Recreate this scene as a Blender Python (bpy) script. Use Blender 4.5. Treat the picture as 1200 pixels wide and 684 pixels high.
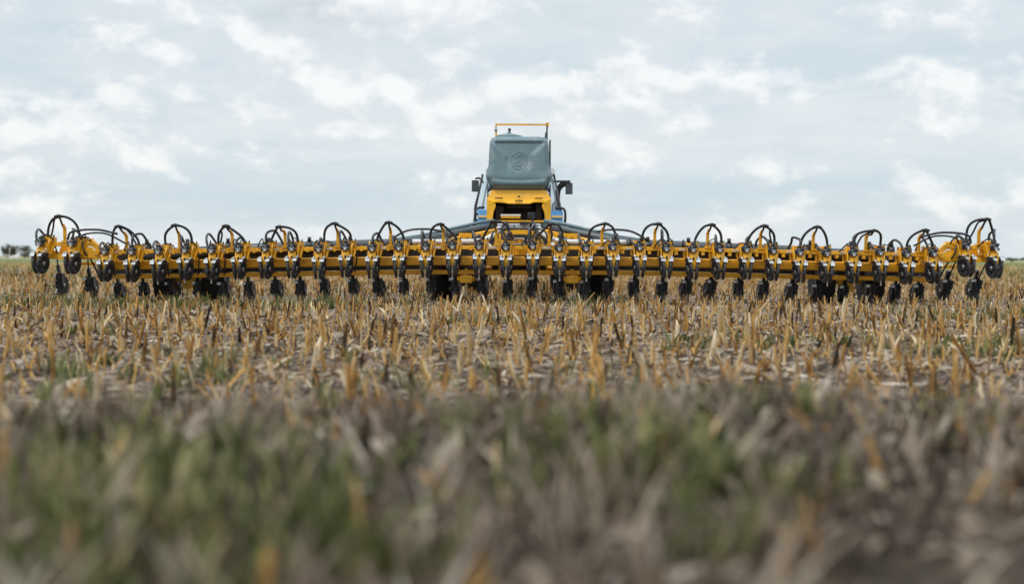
import bpy, math, random
import numpy as np
from mathutils import Vector, Matrix

for o in list(bpy.data.objects):
    bpy.data.objects.remove(o)
SC = bpy.context.scene
COL = SC.collection
R = math.radians
rng = np.random.default_rng(11)
random.seed(5)

# ------------------------------------------------------------------ camera
CAM_H = 0.87
F = 1500.0                      # focal length in pixels of a 1200 px wide frame
cam_d = bpy.data.cameras.new('camera')
cam_d.sensor_width = 36.0
cam_d.lens = 36.0 * F / 1200.0
cam_d.clip_start = 0.05
cam_d.clip_end = 20000
cam_d.dof.use_dof = True
cam_d.dof.focus_distance = 20.5
cam_d.dof.aperture_fstop = 1.08
cam = bpy.data.objects.new('camera', cam_d)
COL.objects.link(cam)
cam.matrix_world = (Matrix.Translation((0, 0, CAM_H)) @ Matrix.Rotation(R(90 - 1.53), 4, 'X')
                    @ Matrix.Rotation(R(0.2), 4, 'Z'))
SC.camera = cam

# ------------------------------------------------------------------ world, sun, exposure
SUN_EL, SUN_AZ = R(58), R(222)          # azimuth clockwise from +Y (camera looks along +Y)
w = bpy.data.worlds.new('World')
SC.world = w
w.use_nodes = True
nt = w.node_tree
nt.nodes.clear()


class N:
    """tiny node helper"""
    def __init__(self, nt):
        self.nt = nt

    def __call__(self, typ, **kw):
        n = self.nt.nodes.new(typ)
        ins = kw.pop('ins', {})
        for k, v in kw.items():
            setattr(n, k, v)
        for k, v in ins.items():
            s = n.inputs[k]
            if isinstance(v, bpy.types.NodeSocket):
                self.nt.links.new(v, s)
            else:
                s.default_value = v
        return n

    def math(self, op, a, b=0.0, c=0.0, clamp=False):
        return self('ShaderNodeMath', operation=op, use_clamp=clamp, ins={0: a, 1: b, 2: c}).outputs[0]

    def ramp(self, fac, stops, interp='LINEAR'):
        n = self('ShaderNodeValToRGB', ins={0: fac})
        n.color_ramp.interpolation = interp
        el = n.color_ramp.elements
        while len(el) < len(stops):
            el.new(0.5)
        for e, (p, c) in zip(el, stops):
            e.position = p
            e.color = (*c, 1) if not isinstance(c, (int, float)) else (c, c, c, 1)
        return n.outputs[0]

    def mix(self, fac, a, b, blend='MIX'):
        n = self('ShaderNodeMix', data_type='RGBA', blend_type=blend)
        for i, v in ((0, fac), (6, a), (7, b)):
            if isinstance(v, bpy.types.NodeSocket):
                self.nt.links.new(v, n.inputs[i])
            else:
                n.inputs[i].default_value = v if i == 0 else (*v, 1)
        return n.outputs[2]

    def noise(self, vec, scale, detail=4, rough=0.55, dist=0.0):
        ins = {'Scale': scale, 'Detail': detail, 'Roughness': rough, 'Distortion': dist}
        if vec is not None:
            ins['Vector'] = vec
        return self('ShaderNodeTexNoise', ins=ins).outputs[0]

    def smooth(self, v, a, b):
        return self('ShaderNodeMapRange', interpolation_type='SMOOTHSTEP',
                    ins={0: v, 1: a, 2: b, 3: 0.0, 4: 1.0}).outputs[0]


n = N(nt)
tc = n('ShaderNodeTexCoord')
sep = n('ShaderNodeSeparateXYZ', ins={0: tc.outputs['Generated']})
X_, Y_, Z_ = sep.outputs
sky = n('ShaderNodeTexSky', sky_type='NISHITA', sun_disc=False, sun_elevation=SUN_EL, sun_rotation=SUN_AZ)
sky.altitude = 100
sky.air_density = 1.0
sky.dust_density = 2.0
bg_sky = n('ShaderNodeBackground', ins={'Color': sky.outputs[0], 'Strength': 0.12})
az = n.math('ARCTAN2', X_, Y_)
zc = n.math('MAXIMUM', Z_, 0.0)
# layered cloud deck seen in perspective
den = n.math('ADD', zc, 0.11)
px = n.math('DIVIDE', X_, den)
py = n.math('DIVIDE', Y_, den)
deck = n('ShaderNodeCombineXYZ', ins={0: px, 1: py, 2: 3.3}).outputs[0]
d1 = n.noise(deck, 0.95, 6, 0.55, 0.3)
d2 = n.noise(deck, 3.1, 5, 0.6, 0.2)
# puffy heaps standing up in the distance
puffv = n('ShaderNodeCombineXYZ', ins={0: n.math('MULTIPLY', az, 9.5), 1: n.math('MULTIPLY', Z_, 15.5), 2: 2.1}).outputs[0]
p1 = n.noise(puffv, 1.15, 9, 0.58, 0.1)
p2 = n.noise(puffv, 4.2, 6, 0.6, 0.3)
p3 = n.noise(puffv, 0.55, 3, 0.5, 0.0)
band = n.math('MULTIPLY', n.smooth(Z_, 0.05, 0.10), n.math('SUBTRACT', 1.0, n.smooth(Z_, 0.105, 0.165)))
mid = n.math('SUBTRACT', 1.0, n.smooth(n.math('ABSOLUTE', n.math('SUBTRACT', az, 0.02)), 0.03, 0.19))
puff = n.math('ADD', n.math('MULTIPLY', p1, 0.62), n.math('MULTIPLY', p2, 0.22))
puff = n.math('ADD', puff, n.math('MULTIPLY', p3, 0.16))
puff = n.math('ADD', puff, n.math('MULTIPLY', band, n.math('ADD', 0.03, n.math('MULTIPLY', mid, 0.17))))
puff_m = n.smooth(puff, 0.48, 0.61)
up_v = n('ShaderNodeVectorMath', operation='ADD', ins={0: puffv, 1: (0.10, 0.20, 0.0)}).outputs[0]
p1u = n.noise(up_v, 1.15, 9, 0.58, 0.1)
lit = n.smooth(n.math('SUBTRACT', p1, p1u), -0.07, 0.10)
thin = n.smooth(n.math('ADD', n.math('MULTIPLY', d1, 0.6), n.math('MULTIPLY', d2, 0.4)), 0.33, 0.66)
gray = n.math('MULTIPLY', n.smooth(d1, 0.50, 0.70), n.smooth(Z_, 0.10, 0.19))
veil_c = n.mix(thin, (0.605, 0.70, 0.76), (0.775, 0.812, 0.836))
belt = n.math('MULTIPLY', n.smooth(Z_, 0.02, 0.045), n.math('SUBTRACT', 1.0, n.smooth(Z_, 0.055, 0.085)))
veil_c = n.mix(n.math('MULTIPLY', n.math('MULTIPLY', belt, n.smooth(d2, 0.3, 0.55)), 0.6), veil_c, (0.54, 0.665, 0.74))
veil_c = n.mix(n.math('MULTIPLY', gray, 0.9), veil_c, (0.575, 0.63, 0.67))
low = n.smooth(Z_, 0.0, 0.045)
veil_c = n.mix(n.math('MULTIPLY', n.math('SUBTRACT', 1.0, low), 0.75), veil_c, (0.70, 0.785, 0.835))
cloud_c = n.mix(n.math('MULTIPLY', puff_m, 0.82), veil_c, n.mix(lit, (0.735, 0.775, 0.805), (0.985, 0.98, 0.965)))
bg_cl = n('ShaderNodeBackground', ins={'Color': cloud_c, 'Strength': n.math('ADD', 0.855, n.math('MULTIPLY', n.math('MAXIMUM', n.math('SUBTRACT', Z_, 0.2), 0.0), 1.3))})
mixs = n('ShaderNodeMixShader', ins={0: 0.92, 1: bg_sky.outputs[0], 2: bg_cl.outputs[0]})
out = n('ShaderNodeOutputWorld', ins={'Surface': mixs.outputs[0]})

sd = bpy.data.lights.new('sun', 'SUN')
sd.energy = 1.5
sd.angle = R(11)
sd.color = (1.0, 0.955, 0.88)
sun = bpy.data.objects.new('sun', sd)
COL.objects.link(sun)
sdir = Vector((math.sin(SUN_AZ) * math.cos(SUN_EL), math.cos(SUN_AZ) * math.cos(SUN_EL), math.sin(SUN_EL)))
sun.rotation_euler = sdir.to_track_quat('Z', 'Y').to_euler()

SC.view_settings.view_transform = 'Standard'
SC.view_settings.look = 'None'
SC.view_settings.exposure = 0.3
SC.view_settings.gamma = 1.0
SC.view_settings.use_curve_mapping = False
SC.cycles.use_denoising = True
SC.cycles.max_bounces = 6


# ------------------------------------------------------------------ materials
def mat(name, color, rough=0.5, metal=0.0, var=0.12, scale=8.0, dirt=None, dirt_amt=0.0, dirt_scale=5.0, bump=0.0, bump_scale=60.0,
        spec=0.5, coat=0.0):
    m = bpy.data.materials.new(name)
    m.use_nodes = True
    t = m.node_tree
    t.nodes.clear()
    k = N(t)
    co = k('ShaderNodeTexCoord').outputs['Object']
    v = k.noise(co, scale, 5, 0.6)
    dark = tuple(c * (1 - var) for c in color)
    lite = tuple(min(1, c * (1 + var)) for c in color)
    c = k.mix(k.smooth(v, 0.3, 0.7), dark, lite)
    rg = rough
    if dirt:
        dv = k.noise(co, dirt_scale, 7, 0.68, 0.6)
        dm = k.math('MULTIPLY', k.smooth(dv, 0.5, 0.72), dirt_amt)
        c = k.mix(dm, c, dirt)
        rg = k.math('ADD', rough, k.math('MULTIPLY', dm, 0.4), clamp=True)
    p = k('ShaderNodeBsdfPrincipled', ins={'Base Color': c, 'Roughness': rg, 'Metallic': metal, 'Specular IOR Level': spec, 'Coat Weight': coat})
    if bump:
        b = k('ShaderNodeBump', ins={'Strength': bump, 'Distance': 0.01, 'Height': k.noise(co, bump_scale, 4, 0.6)})
        t.links.new(b.outputs[0], p.inputs['Normal'])
    o = k('ShaderNodeOutputMaterial', ins={0: p.outputs[0]})
    return m


DUST = (0.30, 0.23, 0.15)
M = {}
M['yellow'] = mat('yellow_paint', (0.77, 0.385, 0.008), 0.36, var=0.07, scale=3, dirt=(0.27, 0.17, 0.07), dirt_amt=0.55, dirt_scale=7)
M['yellow2'] = mat('yellow_panel', (0.78, 0.395, 0.010), 0.33, var=0.05, scale=1.5, dirt=(0.36, 0.22, 0.09), dirt_amt=0.4, dirt_scale=4)
M['yellow_dull'] = mat('dull_yellow_paint', (0.75, 0.372, 0.008), 0.42, var=0.09, scale=3, dirt=(0.24, 0.15, 0.06), dirt_amt=0.55, dirt_scale=5)  # slightly darker yellow with brown patches, for the main and lower beams
M['rubber'] = mat('black_rubber', (0.020, 0.020, 0.022), 0.55, var=0.3, scale=10, dirt=(0.11, 0.09, 0.07), dirt_amt=0.55, dirt_scale=9)
M['tyre'] = mat('tyre_rubber', (0.014, 0.013, 0.013), 0.8, var=0.3, scale=6, dirt=(0.06, 0.045, 0.035), dirt_amt=0.6, dirt_scale=5)
M['hose'] = mat('hose_rubber', (0.022, 0.024, 0.028), 0.35, var=0.2, scale=12, dirt=(0.10, 0.09, 0.08), dirt_amt=0.3, dirt_scale=14)
M['plastic'] = mat('black_plastic', (0.018, 0.019, 0.022), 0.35, var=0.2, scale=10, dirt=(0.10, 0.085, 0.07), dirt_amt=0.35, dirt_scale=12)
M['disc'] = mat('dark_disc', (0.035, 0.038, 0.046), 0.32, metal=0.35, var=0.3, scale=14, dirt=(0.12, 0.10, 0.085), dirt_amt=0.5, dirt_scale=10)
M['steel'] = mat('worn_steel', (0.42, 0.43, 0.44), 0.32, metal=0.9, var=0.2, scale=20, dirt=(0.16, 0.13, 0.10), dirt_amt=0.35, dirt_scale=14)
M['pale'] = mat('pale_steel', (0.58, 0.55, 0.50), 0.45, metal=0.3, var=0.12, scale=20)
M['slate'] = mat('slate_pipe', (0.050, 0.064, 0.075), 0.42, var=0.15, scale=3, dirt=(0.16, 0.15, 0.13), dirt_amt=0.4, dirt_scale=4)
M['white'] = mat('white_pipe', (0.60, 0.61, 0.62), 0.45, var=0.06, scale=6, dirt=(0.35, 0.31, 0.26), dirt_amt=0.4, dirt_scale=5)
M['grey'] = mat('grey_metal', (0.40, 0.43, 0.46), 0.4, metal=0.4, var=0.1, scale=6, dirt=(0.2, 0.18, 0.15), dirt_amt=0.35, dirt_scale=6)
M['hopper'] = mat('slate_plastic', (0.118, 0.186, 0.212), 0.38, var=0.10, scale=2.2, dirt=(0.29, 0.32, 0.325), dirt_amt=0.6, dirt_scale=3.2, bump=0.12, bump_scale=120)
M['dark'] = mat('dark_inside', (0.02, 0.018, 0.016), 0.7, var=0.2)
M['blue'] = mat('blue_paint', (0.10, 0.32, 0.66), 0.3, var=0.05, scale=2, dirt=(0.22, 0.28, 0.34), dirt_amt=0.3)
M['stripe'] = mat('white_marking', (0.78, 0.77, 0.72), 0.5, var=0.04)
M['lamp'] = mat('amber_lens', (0.72, 0.50, 0.20), 0.25, var=0.05)


def glass_mat():
    m = bpy.data.materials.new('cab_glass')
    m.use_nodes = True
    t = m.node_tree
    t.nodes.clear()
    k = N(t)
    tr = k('ShaderNodeBsdfTransparent', ins={0: (0.93, 0.96, 0.965, 1)})
    gl = k('ShaderNodeBsdfGlossy', ins={'Color': (0.9, 0.95, 1, 1), 'Roughness': 0.04})
    mx = k('ShaderNodeMixShader', ins={0: 0.10, 1: tr.outputs[0], 2: gl.outputs[0]})
    k('ShaderNodeOutputMaterial', ins={0: mx.outputs[0]})
    return m


M['glass'] = glass_mat()


def tint_mat(name, stops, rough=0.75, trans=0.25, var_scale=40.0, streak=0.25):
    """plant matter: each piece's own colour comes from its 'tint' attribute, plus a fine fibrous variation"""
    m = bpy.data.materials.new(name)
    m.use_nodes = True
    t = m.node_tree
    t.nodes.clear()
    k = N(t)
    a = k('ShaderNodeAttribute', attribute_name='tint').outputs['Fac']
    co = k('ShaderNodeTexCoord').outputs['Object']
    v = k.noise(co, var_scale, 4, 0.6)
    f = k.math('ADD', a, k.math('MULTIPLY', k.math('SUBTRACT', v, 0.5), streak), clamp=True)
    c = k.ramp(f, stops)
    d = k('ShaderNodeBsdfPrincipled', ins={'Base Color': c, 'Roughness': rough, 'Specular IOR Level': 0.25})
    tl = k('ShaderNodeBsdfTranslucent', ins={0: c})
    mx = k('ShaderNodeMixShader', ins={0: trans, 1: d.outputs[0], 2: tl.outputs[0]})
    k('ShaderNodeOutputMaterial', ins={0: mx.outputs[0]})
    return m


M['stalk'] = tint_mat('dry_stalk', [(0.0, (0.022, 0.015, 0.009)), (0.18, (0.075, 0.042, 0.019)), (0.36, (0.30, 0.145, 0.032)), (0.60, (0.475, 0.275, 0.080)),
                                    (0.82, (0.53, 0.38, 0.19)), (1.0, (0.60, 0.51, 0.36))], trans=0.1, streak=0.45)
M['residue'] = tint_mat('dry_leaf', [(0.0, (0.05, 0.037, 0.028)), (0.3, (0.16, 0.12, 0.09)), (0.6, (0.29, 0.235, 0.18)), (0.85, (0.42, 0.36, 0.28)),
                                     (1.0, (0.52, 0.47, 0.40))], trans=0.2)
M['green'] = tint_mat('green_leaf', [(0.0, (0.042, 0.052, 0.020)), (0.4, (0.105, 0.122, 0.040)), (0.75, (0.20, 0.21, 0.075)), (1.0, (0.36, 0.30, 0.17))], trans=0.35)
M['crown'] = tint_mat('tree_leaf', [(0.0, (0.045, 0.052, 0.036)), (0.5, (0.090, 0.098, 0.064)), (1.0, (0.16, 0.155, 0.10))], trans=0.2, var_scale=1.0)
M['bark'] = mat('bark', (0.10, 0.08, 0.06), 0.9, var=0.3)


def ground_mat():
    m = bpy.data.materials.new('field_soil')
    m.use_nodes = True
    t = m.node_tree
    t.nodes.clear()
    k = N(t)
    geo = k('ShaderNodeNewGeometry').outputs['Position']
    s = k('ShaderNodeSeparateXYZ', ins={0: geo})
    n1 = k.noise(geo, 0.9, 6, 0.6)
    n2 = k.noise(geo, 9.0, 8, 0.7)
    n3 = k.noise(geo, 45.0, 5, 0.7, 1.0)
    soil = k.mix(k.smooth(n1, 0.3, 0.7), (0.150, 0.118, 0.090), (0.235, 0.195, 0.158))
    soil = k.mix(k.math('MULTIPLY', k.smooth(n2, 0.45, 0.75), 0.6), soil, (0.30, 0.26, 0.215))
    soil = k.mix(k.math('MULTIPLY', k.smooth(n3, 0.52, 0.7), 0.7), soil, (0.085, 0.066, 0.050))
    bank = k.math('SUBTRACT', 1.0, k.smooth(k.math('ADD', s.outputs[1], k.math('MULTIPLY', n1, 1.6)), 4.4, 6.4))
    soil = k.mix(k.math('MULTIPLY', bank, 0.8), soil, k.mix(k.smooth(n2, 0.4, 0.65), (0.030, 0.026, 0.018), (0.080, 0.063, 0.045)))  # bank soil darkened to carry a cloud's shadow in its colour
    # far field: stubble and regrowth in long drill strips
    strip = k('ShaderNodeCombineXYZ', ins={0: k.math('MULTIPLY', s.outputs[0], 0.012), 1: k.math('MULTIPLY', s.outputs[1], 0.055), 2: 0.0}).outputs[0]
    g1 = k.noise(strip, 1.0, 5, 0.6)
    far_c = k.mix(k.smooth(g1, 0.38, 0.56), (0.30, 0.23, 0.115), (0.185, 0.19, 0.085))
    spk = k.noise(geo, 1.8, 6, 0.75)
    far_c = k.mix(k.math('MULTIPLY', k.smooth(spk, 0.45, 0.7), 0.5), far_c, (0.33, 0.26, 0.14))
    meadow = k.smooth(s.outputs[1], 150.0, 190.0)
    mc = k.mix(k.smooth(g1, 0.35, 0.65), (0.150, 0.175, 0.070), (0.205, 0.21, 0.095))
    far_c = k.mix(meadow, far_c, mc)
    ditch = k.math('MULTIPLY', k.smooth(s.outputs[1], 235.0, 245.0), k.math('SUBTRACT', 1.0, k.smooth(s.outputs[1], 290.0, 300.0)))
    far_c = k.mix(k.math('MULTIPLY', ditch, 0.7), far_c, (0.07, 0.085, 0.04))
    trk = k.math('MULTIPLY', k.smooth(s.outputs[1], 470.0, 500.0), k.math('SUBTRACT', 1.0, k.smooth(s.outputs[1], 660.0, 700.0)))
    far_c = k.mix(k.math('MULTIPLY', trk, 0.8), far_c, (0.36, 0.32, 0.24))
    c = k.mix(k.smooth(s.outputs[1], 55.0, 120.0), soil, far_c)
    p = k('ShaderNodeBsdfPrincipled', ins={'Base Color': c, 'Roughness': 0.95, 'Specular IOR Level': 0.1})
    b = k('ShaderNodeBump', ins={'Strength': 0.8, 'Distance': 0.03, 'Height': k.math('ADD', n2, k.math('MULTIPLY', n3, 0.5))})
    t.links.new(b.outputs[0], p.inputs['Normal'])
    k('ShaderNodeOutputMaterial', ins={0: p.outputs[0]})
    return m


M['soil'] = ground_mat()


# ------------------------------------------------------------------ mesh builder
def rot_to(d):
    return Vector(d).to_track_quat('Z', 'Y').to_matrix()


class MB:
    def __init__(self):
        self.v, self.f, self.m, self.s = [], [], [], []

    def add(self, verts, faces, mi=0, smooth=False):
        b = len(self.v)
        self.v += [tuple(p) for p in verts]
        for fc in faces:
            self.f.append(tuple(i + b for i in fc))
            self.m.append(mi)
            self.s.append(smooth)
        return self

    def box(self, c, s, mi=0, rot=None, ch=0.0):
        """box of centre c and size s; ch chamfers the four edges that run along its longest side"""
        hx, hy, hz = (k / 2 for k in s)
        ax = max(range(3), key=lambda i: s[i])
        o = [i for i in range(3) if i != ax]
        h = (hx, hy, hz)
        a, b_ = h[o[0]], h[o[1]]
        if ch > 0:
            pr = [(a, b_ - ch), (a - ch, b_), (-a + ch, b_), (-a, b_ - ch), (-a, -b_ + ch), (-a + ch, -b_), (a - ch, -b_), (a, -b_ + ch)]
        else:
            pr = [(a, b_), (-a, b_), (-a, -b_), (a, -b_)]
        k = len(pr)
        vs = []
        for e in (-h[ax], h[ax]):
            for p, q in pr:
                w_ = [0, 0, 0]
                w_[ax], w_[o[0]], w_[o[1]] = e, p, q
                vs.append(Vector(w_))
        if rot is not None:
            vs = [rot @ p for p in vs]
        vs = [p + Vector(c) for p in vs]
        fs = [tuple(range(k - 1, -1, -1)), tuple(range(k, 2 * k))] + [(i, (i + 1) % k, k + (i + 1) % k, k + i) for i in range(k)]
        if ax == 1:
            fs = [f[::-1] for f in fs]
        return self.add(vs, fs, mi)

    def bar(self, p0, p1, w_, h_, mi=0, ch=0.0, up=(0, 0, 1)):
        """rectangular bar from p0 to p1; w_ sideways, h_ along up"""
        p0, p1 = Vector(p0), Vector(p1)
        d = (p1 - p0).normalized()
        sx = d.cross(Vector(up))
        if sx.length < 1e-4:
            sx = d.cross(Vector((0, 1, 0)))
        sx.normalize()
        sz = sx.cross(d).normalized()
        a, b_ = w_ / 2, h_ / 2
        if ch > 0:
            pr = [(a, b_ - ch), (a - ch, b_), (-a + ch, b_), (-a, b_ - ch), (-a, -b_ + ch), (-a + ch, -b_), (a - ch, -b_), (a, -b_ + ch)]
        else:
            pr = [(a, b_), (-a, b_), (-a, -b_), (a, -b_)]
        k = len(pr)
        vs = [q + sx * x + sz * z for q in (p0, p1) for x, z in pr]
        fs = [tuple(range(k)), tuple(range(2 * k - 1, k - 1, -1))] + [(i, k + i, k + (i + 1) % k, (i + 1) % k) for i in range(k)]
        return self.add(vs, fs, mi)

    def tube(self, pts, r, seg=8, mi=0, caps=True):
        pts = [Vector(p) for p in pts]
        k = len(pts)
        rs = r if isinstance(r, (list, tuple)) else [r] * k
        vs, fs = [], []
        ref = None
        for i, p in enumerate(pts):
            d = (pts[min(i + 1, k - 1)] - pts[max(i - 1, 0)]).normalized()
            if ref is None:
                ref = d.orthogonal().normalized()
            else:
                ref = (ref - d * ref.dot(d))
                ref = ref.normalized() if ref.length > 1e-6 else d.orthogonal().normalized()
            bi = d.cross(ref)
            for j in range(seg):
                a = 2 * math.pi * j / seg
                vs.append(p + (ref * math.cos(a) + bi * math.sin(a)) * rs[i])
        for i in range(k - 1):
            for j in range(seg):
                fs.append((i * seg + j, i * seg + (j + 1) % seg, (i + 1) * seg + (j + 1) % seg, (i + 1) * seg + j))
        self.add(vs, fs, mi, True)
        if caps:
            b = len(self.v) - len(vs)
            for ring, rev in ((0, True), (k - 1, False)):
                fc = [b + ring * seg + j for j in range(seg)]
                self.f.append(tuple(fc[::-1] if rev else fc))
                self.m.append(mi)
                self.s.append(False)
        return self

    def lathe(self, prof, c, axis, seg=28, mi=0, mids=None, smooth=True):
        """profile of (radius, along axis)"""
        mtx = rot_to(axis)
        vs, fs, ms = [], [], []
        for r, t in prof:
            for j in range(seg):
                a = 2 * math.pi * j / seg
                vs.append(mtx @ Vector((r * math.cos(a), r * math.sin(a), t)) + Vector(c))
        b = len(self.v)
        self.v += [tuple(p) for p in vs]
        for i in range(len(prof) - 1):
            for j in range(seg):
                self.f.append((b + i * seg + j, b + i * seg + (j + 1) % seg, b + (i + 1) * seg + (j + 1) % seg, b + (i + 1) * seg + j))
                self.m.append(mids[i] if mids else mi)
                self.s.append(smooth)
        for ring, rev in ((0, True), (len(prof) - 1, False)):
            if prof[ring][0] > 1e-5:
                fc = [b + ring * seg + j for j in range(seg)]
                self.f.append(tuple(fc[::-1] if rev else fc))
                self.m.append(mids[min(ring, len(prof) - 2)] if mids else mi)
                self.s.append(False)
        return self

    def prism(self, poly, axis, a, b_, mi=0):
        """polygon in the two other axes, extruded along axis from a to b_"""
        k = len(poly)
        o = [i for i in range(3) if i != axis]
        vs = []
        for e in (a, b_):
            for p, q in poly:
                w_ = [0, 0, 0]
                w_[axis], w_[o[0]], w_[o[1]] = e, p, q
                vs.append(tuple(w_))
        fs = [tuple(range(k)), tuple(range(2 * k - 1, k - 1, -1))] + [(i, k + i, k + (i + 1) % k, (i + 1) % k) for i in range(k)]
        return self.add(vs, fs, mi)

    def mesh(self, name, mats):
        me = bpy.data.meshes.new(name)
        me.from_pydata(self.v, [], self.f)
        for mt in (mats if isinstance(mats, (list, tuple)) else [mats]):
            me.materials.append(mt)
        me.polygons.foreach_set('material_index', self.m)
        me.polygons.foreach_set('use_smooth', self.s)
        import bmesh
        bm = bmesh.new()
        bm.from_mesh(me)
        bmesh.ops.recalc_face_normals(bm, faces=bm.faces)
        bm.to_mesh(me)
        bm.free()
        me.update()
        return me

    def build(self, name, mats, parent=None, loc=(0, 0, 0)):
        return link(name, self.mesh(name, mats), parent, loc)


def link(name, me, parent=None, loc=(0, 0, 0), rot=(0, 0, 0)):
    o = bpy.data.objects.new(name, me)
    COL.objects.link(o)
    o.location = loc
    o.rotation_euler = rot
    if parent is not None:
        o.parent = parent
    return o


def tag(o, label=None, cat=None, group=None, kind=None):
    for k_, v_ in (('label', label), ('category', cat), ('group', group), ('kind', kind)):
        if v_:
            o[k_] = v_
    return o


def curve_pts(ctrl, nseg=8):
    """Catmull-Rom through control points"""
    c = [Vector(p) for p in ctrl]
    c = [c[0] * 2 - c[1]] + c + [c[-1] * 2 - c[-2]]
    out_ = []
    for i in range(1, len(c) - 2):
        for s_ in range(nseg):
            t = s_ / nseg
            p0, p1, p2, p3 = c[i - 1:i + 3]
            out_.append(0.5 * ((2 * p1) + (p2 - p0) * t + (2 * p0 - 5 * p1 + 4 * p2 - p3) * t * t + (3 * p1 - p0 - 3 * p2 + p3) * t ** 3))
    out_.append(c[-2])
    return out_


# ------------------------------------------------------------------ ground
def hump(x, y):
    """grassy bank the photograph was taken over, then level field"""
    crest = 4.3 + 0.25 * np.sin(x * 0.9 + 0.5) + 0.12 * np.sin(x * 2.3)
    t = np.clip((y - crest) / 2.1, 0, 1)
    s_ = t * t * (3 - 2 * t)
    top = 0.288 + 0.015 * np.sin(x * 1.7 + 1.0) + 0.012 * np.sin(y * 2.1 + x) - 0.004 * (y - 3.5)
    return top * (1 - s_)


def relief(x, y):
    return (0.012 * np.sin(x * 5.1 + 0.7 * np.sin(y * 3.0)) * np.sin(y * 4.3) + 0.008 * np.sin(x * 13.0 + y * 7.0)) * np.clip(1.5 - np.abs(y) / 60.0, 0, 1)


def ground_z(x, y):
    return hump(x, y) + relief(x, y)


ys = np.concatenate([np.array([-400., -60, -12, -4, -1]), np.arange(0, 12, 0.12), np.arange(12, 40, 0.35), np.geomspace(40, 9000, 60)])
xs_pos = np.concatenate([np.arange(0, 6, 0.14), np.arange(6, 20, 0.5), np.geomspace(20, 7000, 34)])
xs = np.concatenate([-xs_pos[:0:-1], xs_pos])
gx, gy = np.meshgrid(xs, ys)
gz = ground_z(gx, gy)
nv, nu = gx.shape
gv = np.stack([gx, gy, gz], -1).reshape(-1, 3)
ii = np.arange(nv * nu).reshape(nv, nu)
gq = np.stack([ii[:-1, :-1], ii[:-1, 1:], ii[1:, 1:], ii[1:, :-1]], -1).reshape(-1, 4)


def quad_mesh(name, v, q, mats, tint=None, smooth=False, mi=None):
    me = bpy.data.meshes.new(name)
    v = np.ascontiguousarray(v, dtype=np.float32)
    q = np.ascontiguousarray(q, dtype=np.int32)
    me.vertices.add(len(v))
    me.vertices.foreach_set('co', v.ravel())
    me.loops.add(q.size)
    me.loops.foreach_set('vertex_index', q.ravel())
    me.polygons.add(len(q))
    me.polygons.foreach_set('loop_start', np.arange(len(q), dtype=np.int32) * 4)
    if smooth:
        me.polygons.foreach_set('use_smooth', np.ones(len(q), dtype=bool))
    for mt in (mats if isinstance(mats, (list, tuple)) else [mats]):
        me.materials.append(mt)
    if mi is not None:
        me.polygons.foreach_set('material_index', np.ascontiguousarray(mi, dtype=np.int32))
    if tint is not None:
        a = me.attributes.new('tint', 'FLOAT', 'POINT')
        a.data.foreach_set('value', np.ascontiguousarray(tint, dtype=np.float32))
    me.update(calc_edges=True)
    me.validate()
    return me


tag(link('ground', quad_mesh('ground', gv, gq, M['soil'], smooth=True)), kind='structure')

# ------------------------------------------------------------------ the planter
D0 = 24.04
MX = 0.136
planter = bpy.data.objects.new('row_crop_planter', None)
COL.objects.link(planter)
planter.location = (MX, D0, 0)
planter.empty_display_size = 0.3
tag(planter, 'wide yellow row crop planter with black hoses and a grey hopper, lifted over the stubble', 'planter')

PITCH = 0.5025
unit_u = [s * (PITCH / 2 + PITCH * i) for i in range(16) for s in (-1, 1)]
EDGE = PITCH * 15.5
TIP1, TIP2 = EDGE + 0.625, EDGE + 0.625 + 0.53
unit_u += [-TIP2 - 0.07, -TIP1, TIP1, TIP2]
unit_u.sort()


def droop(u):
    a = abs(u)
    if a > EDGE + 0.3:
        return 0.035
    return -max(0.0, a - 1.85) * 0.0185


# --- frame: centre section, two wings, two folding tips
def section(name, y, z, w_, h_, mt, u0, u1, ch=0.012, extras=None):
    b = MB()
    b.bar((u0, y, z + droop(u0)), (u1, y, z + droop(u1)), w_, h_, 0, ch)
    if extras:
        extras(b)
    return b.build(name, mt, planter)


cs = 1.84


def rail_detail(u0, u1):
    def f(b):
        k = int((u1 - u0) / PITCH)
        for i in range(k):
            u = u0 + (i + 0.5) * (u1 - u0) / k
            z = 1.06 + droop(u)
            if i % 2 == 0:
                b.box((u, 0.302, z), (0.17, 0.012, 0.034), 1)
            b.box((u + 0.12, 0.35, z), (0.05, 0.10, 0.10), 0)
            b.box((u - 0.14, 0.35, z - 0.07), (0.06, 0.08, 0.06), 0)
    return f


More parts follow.
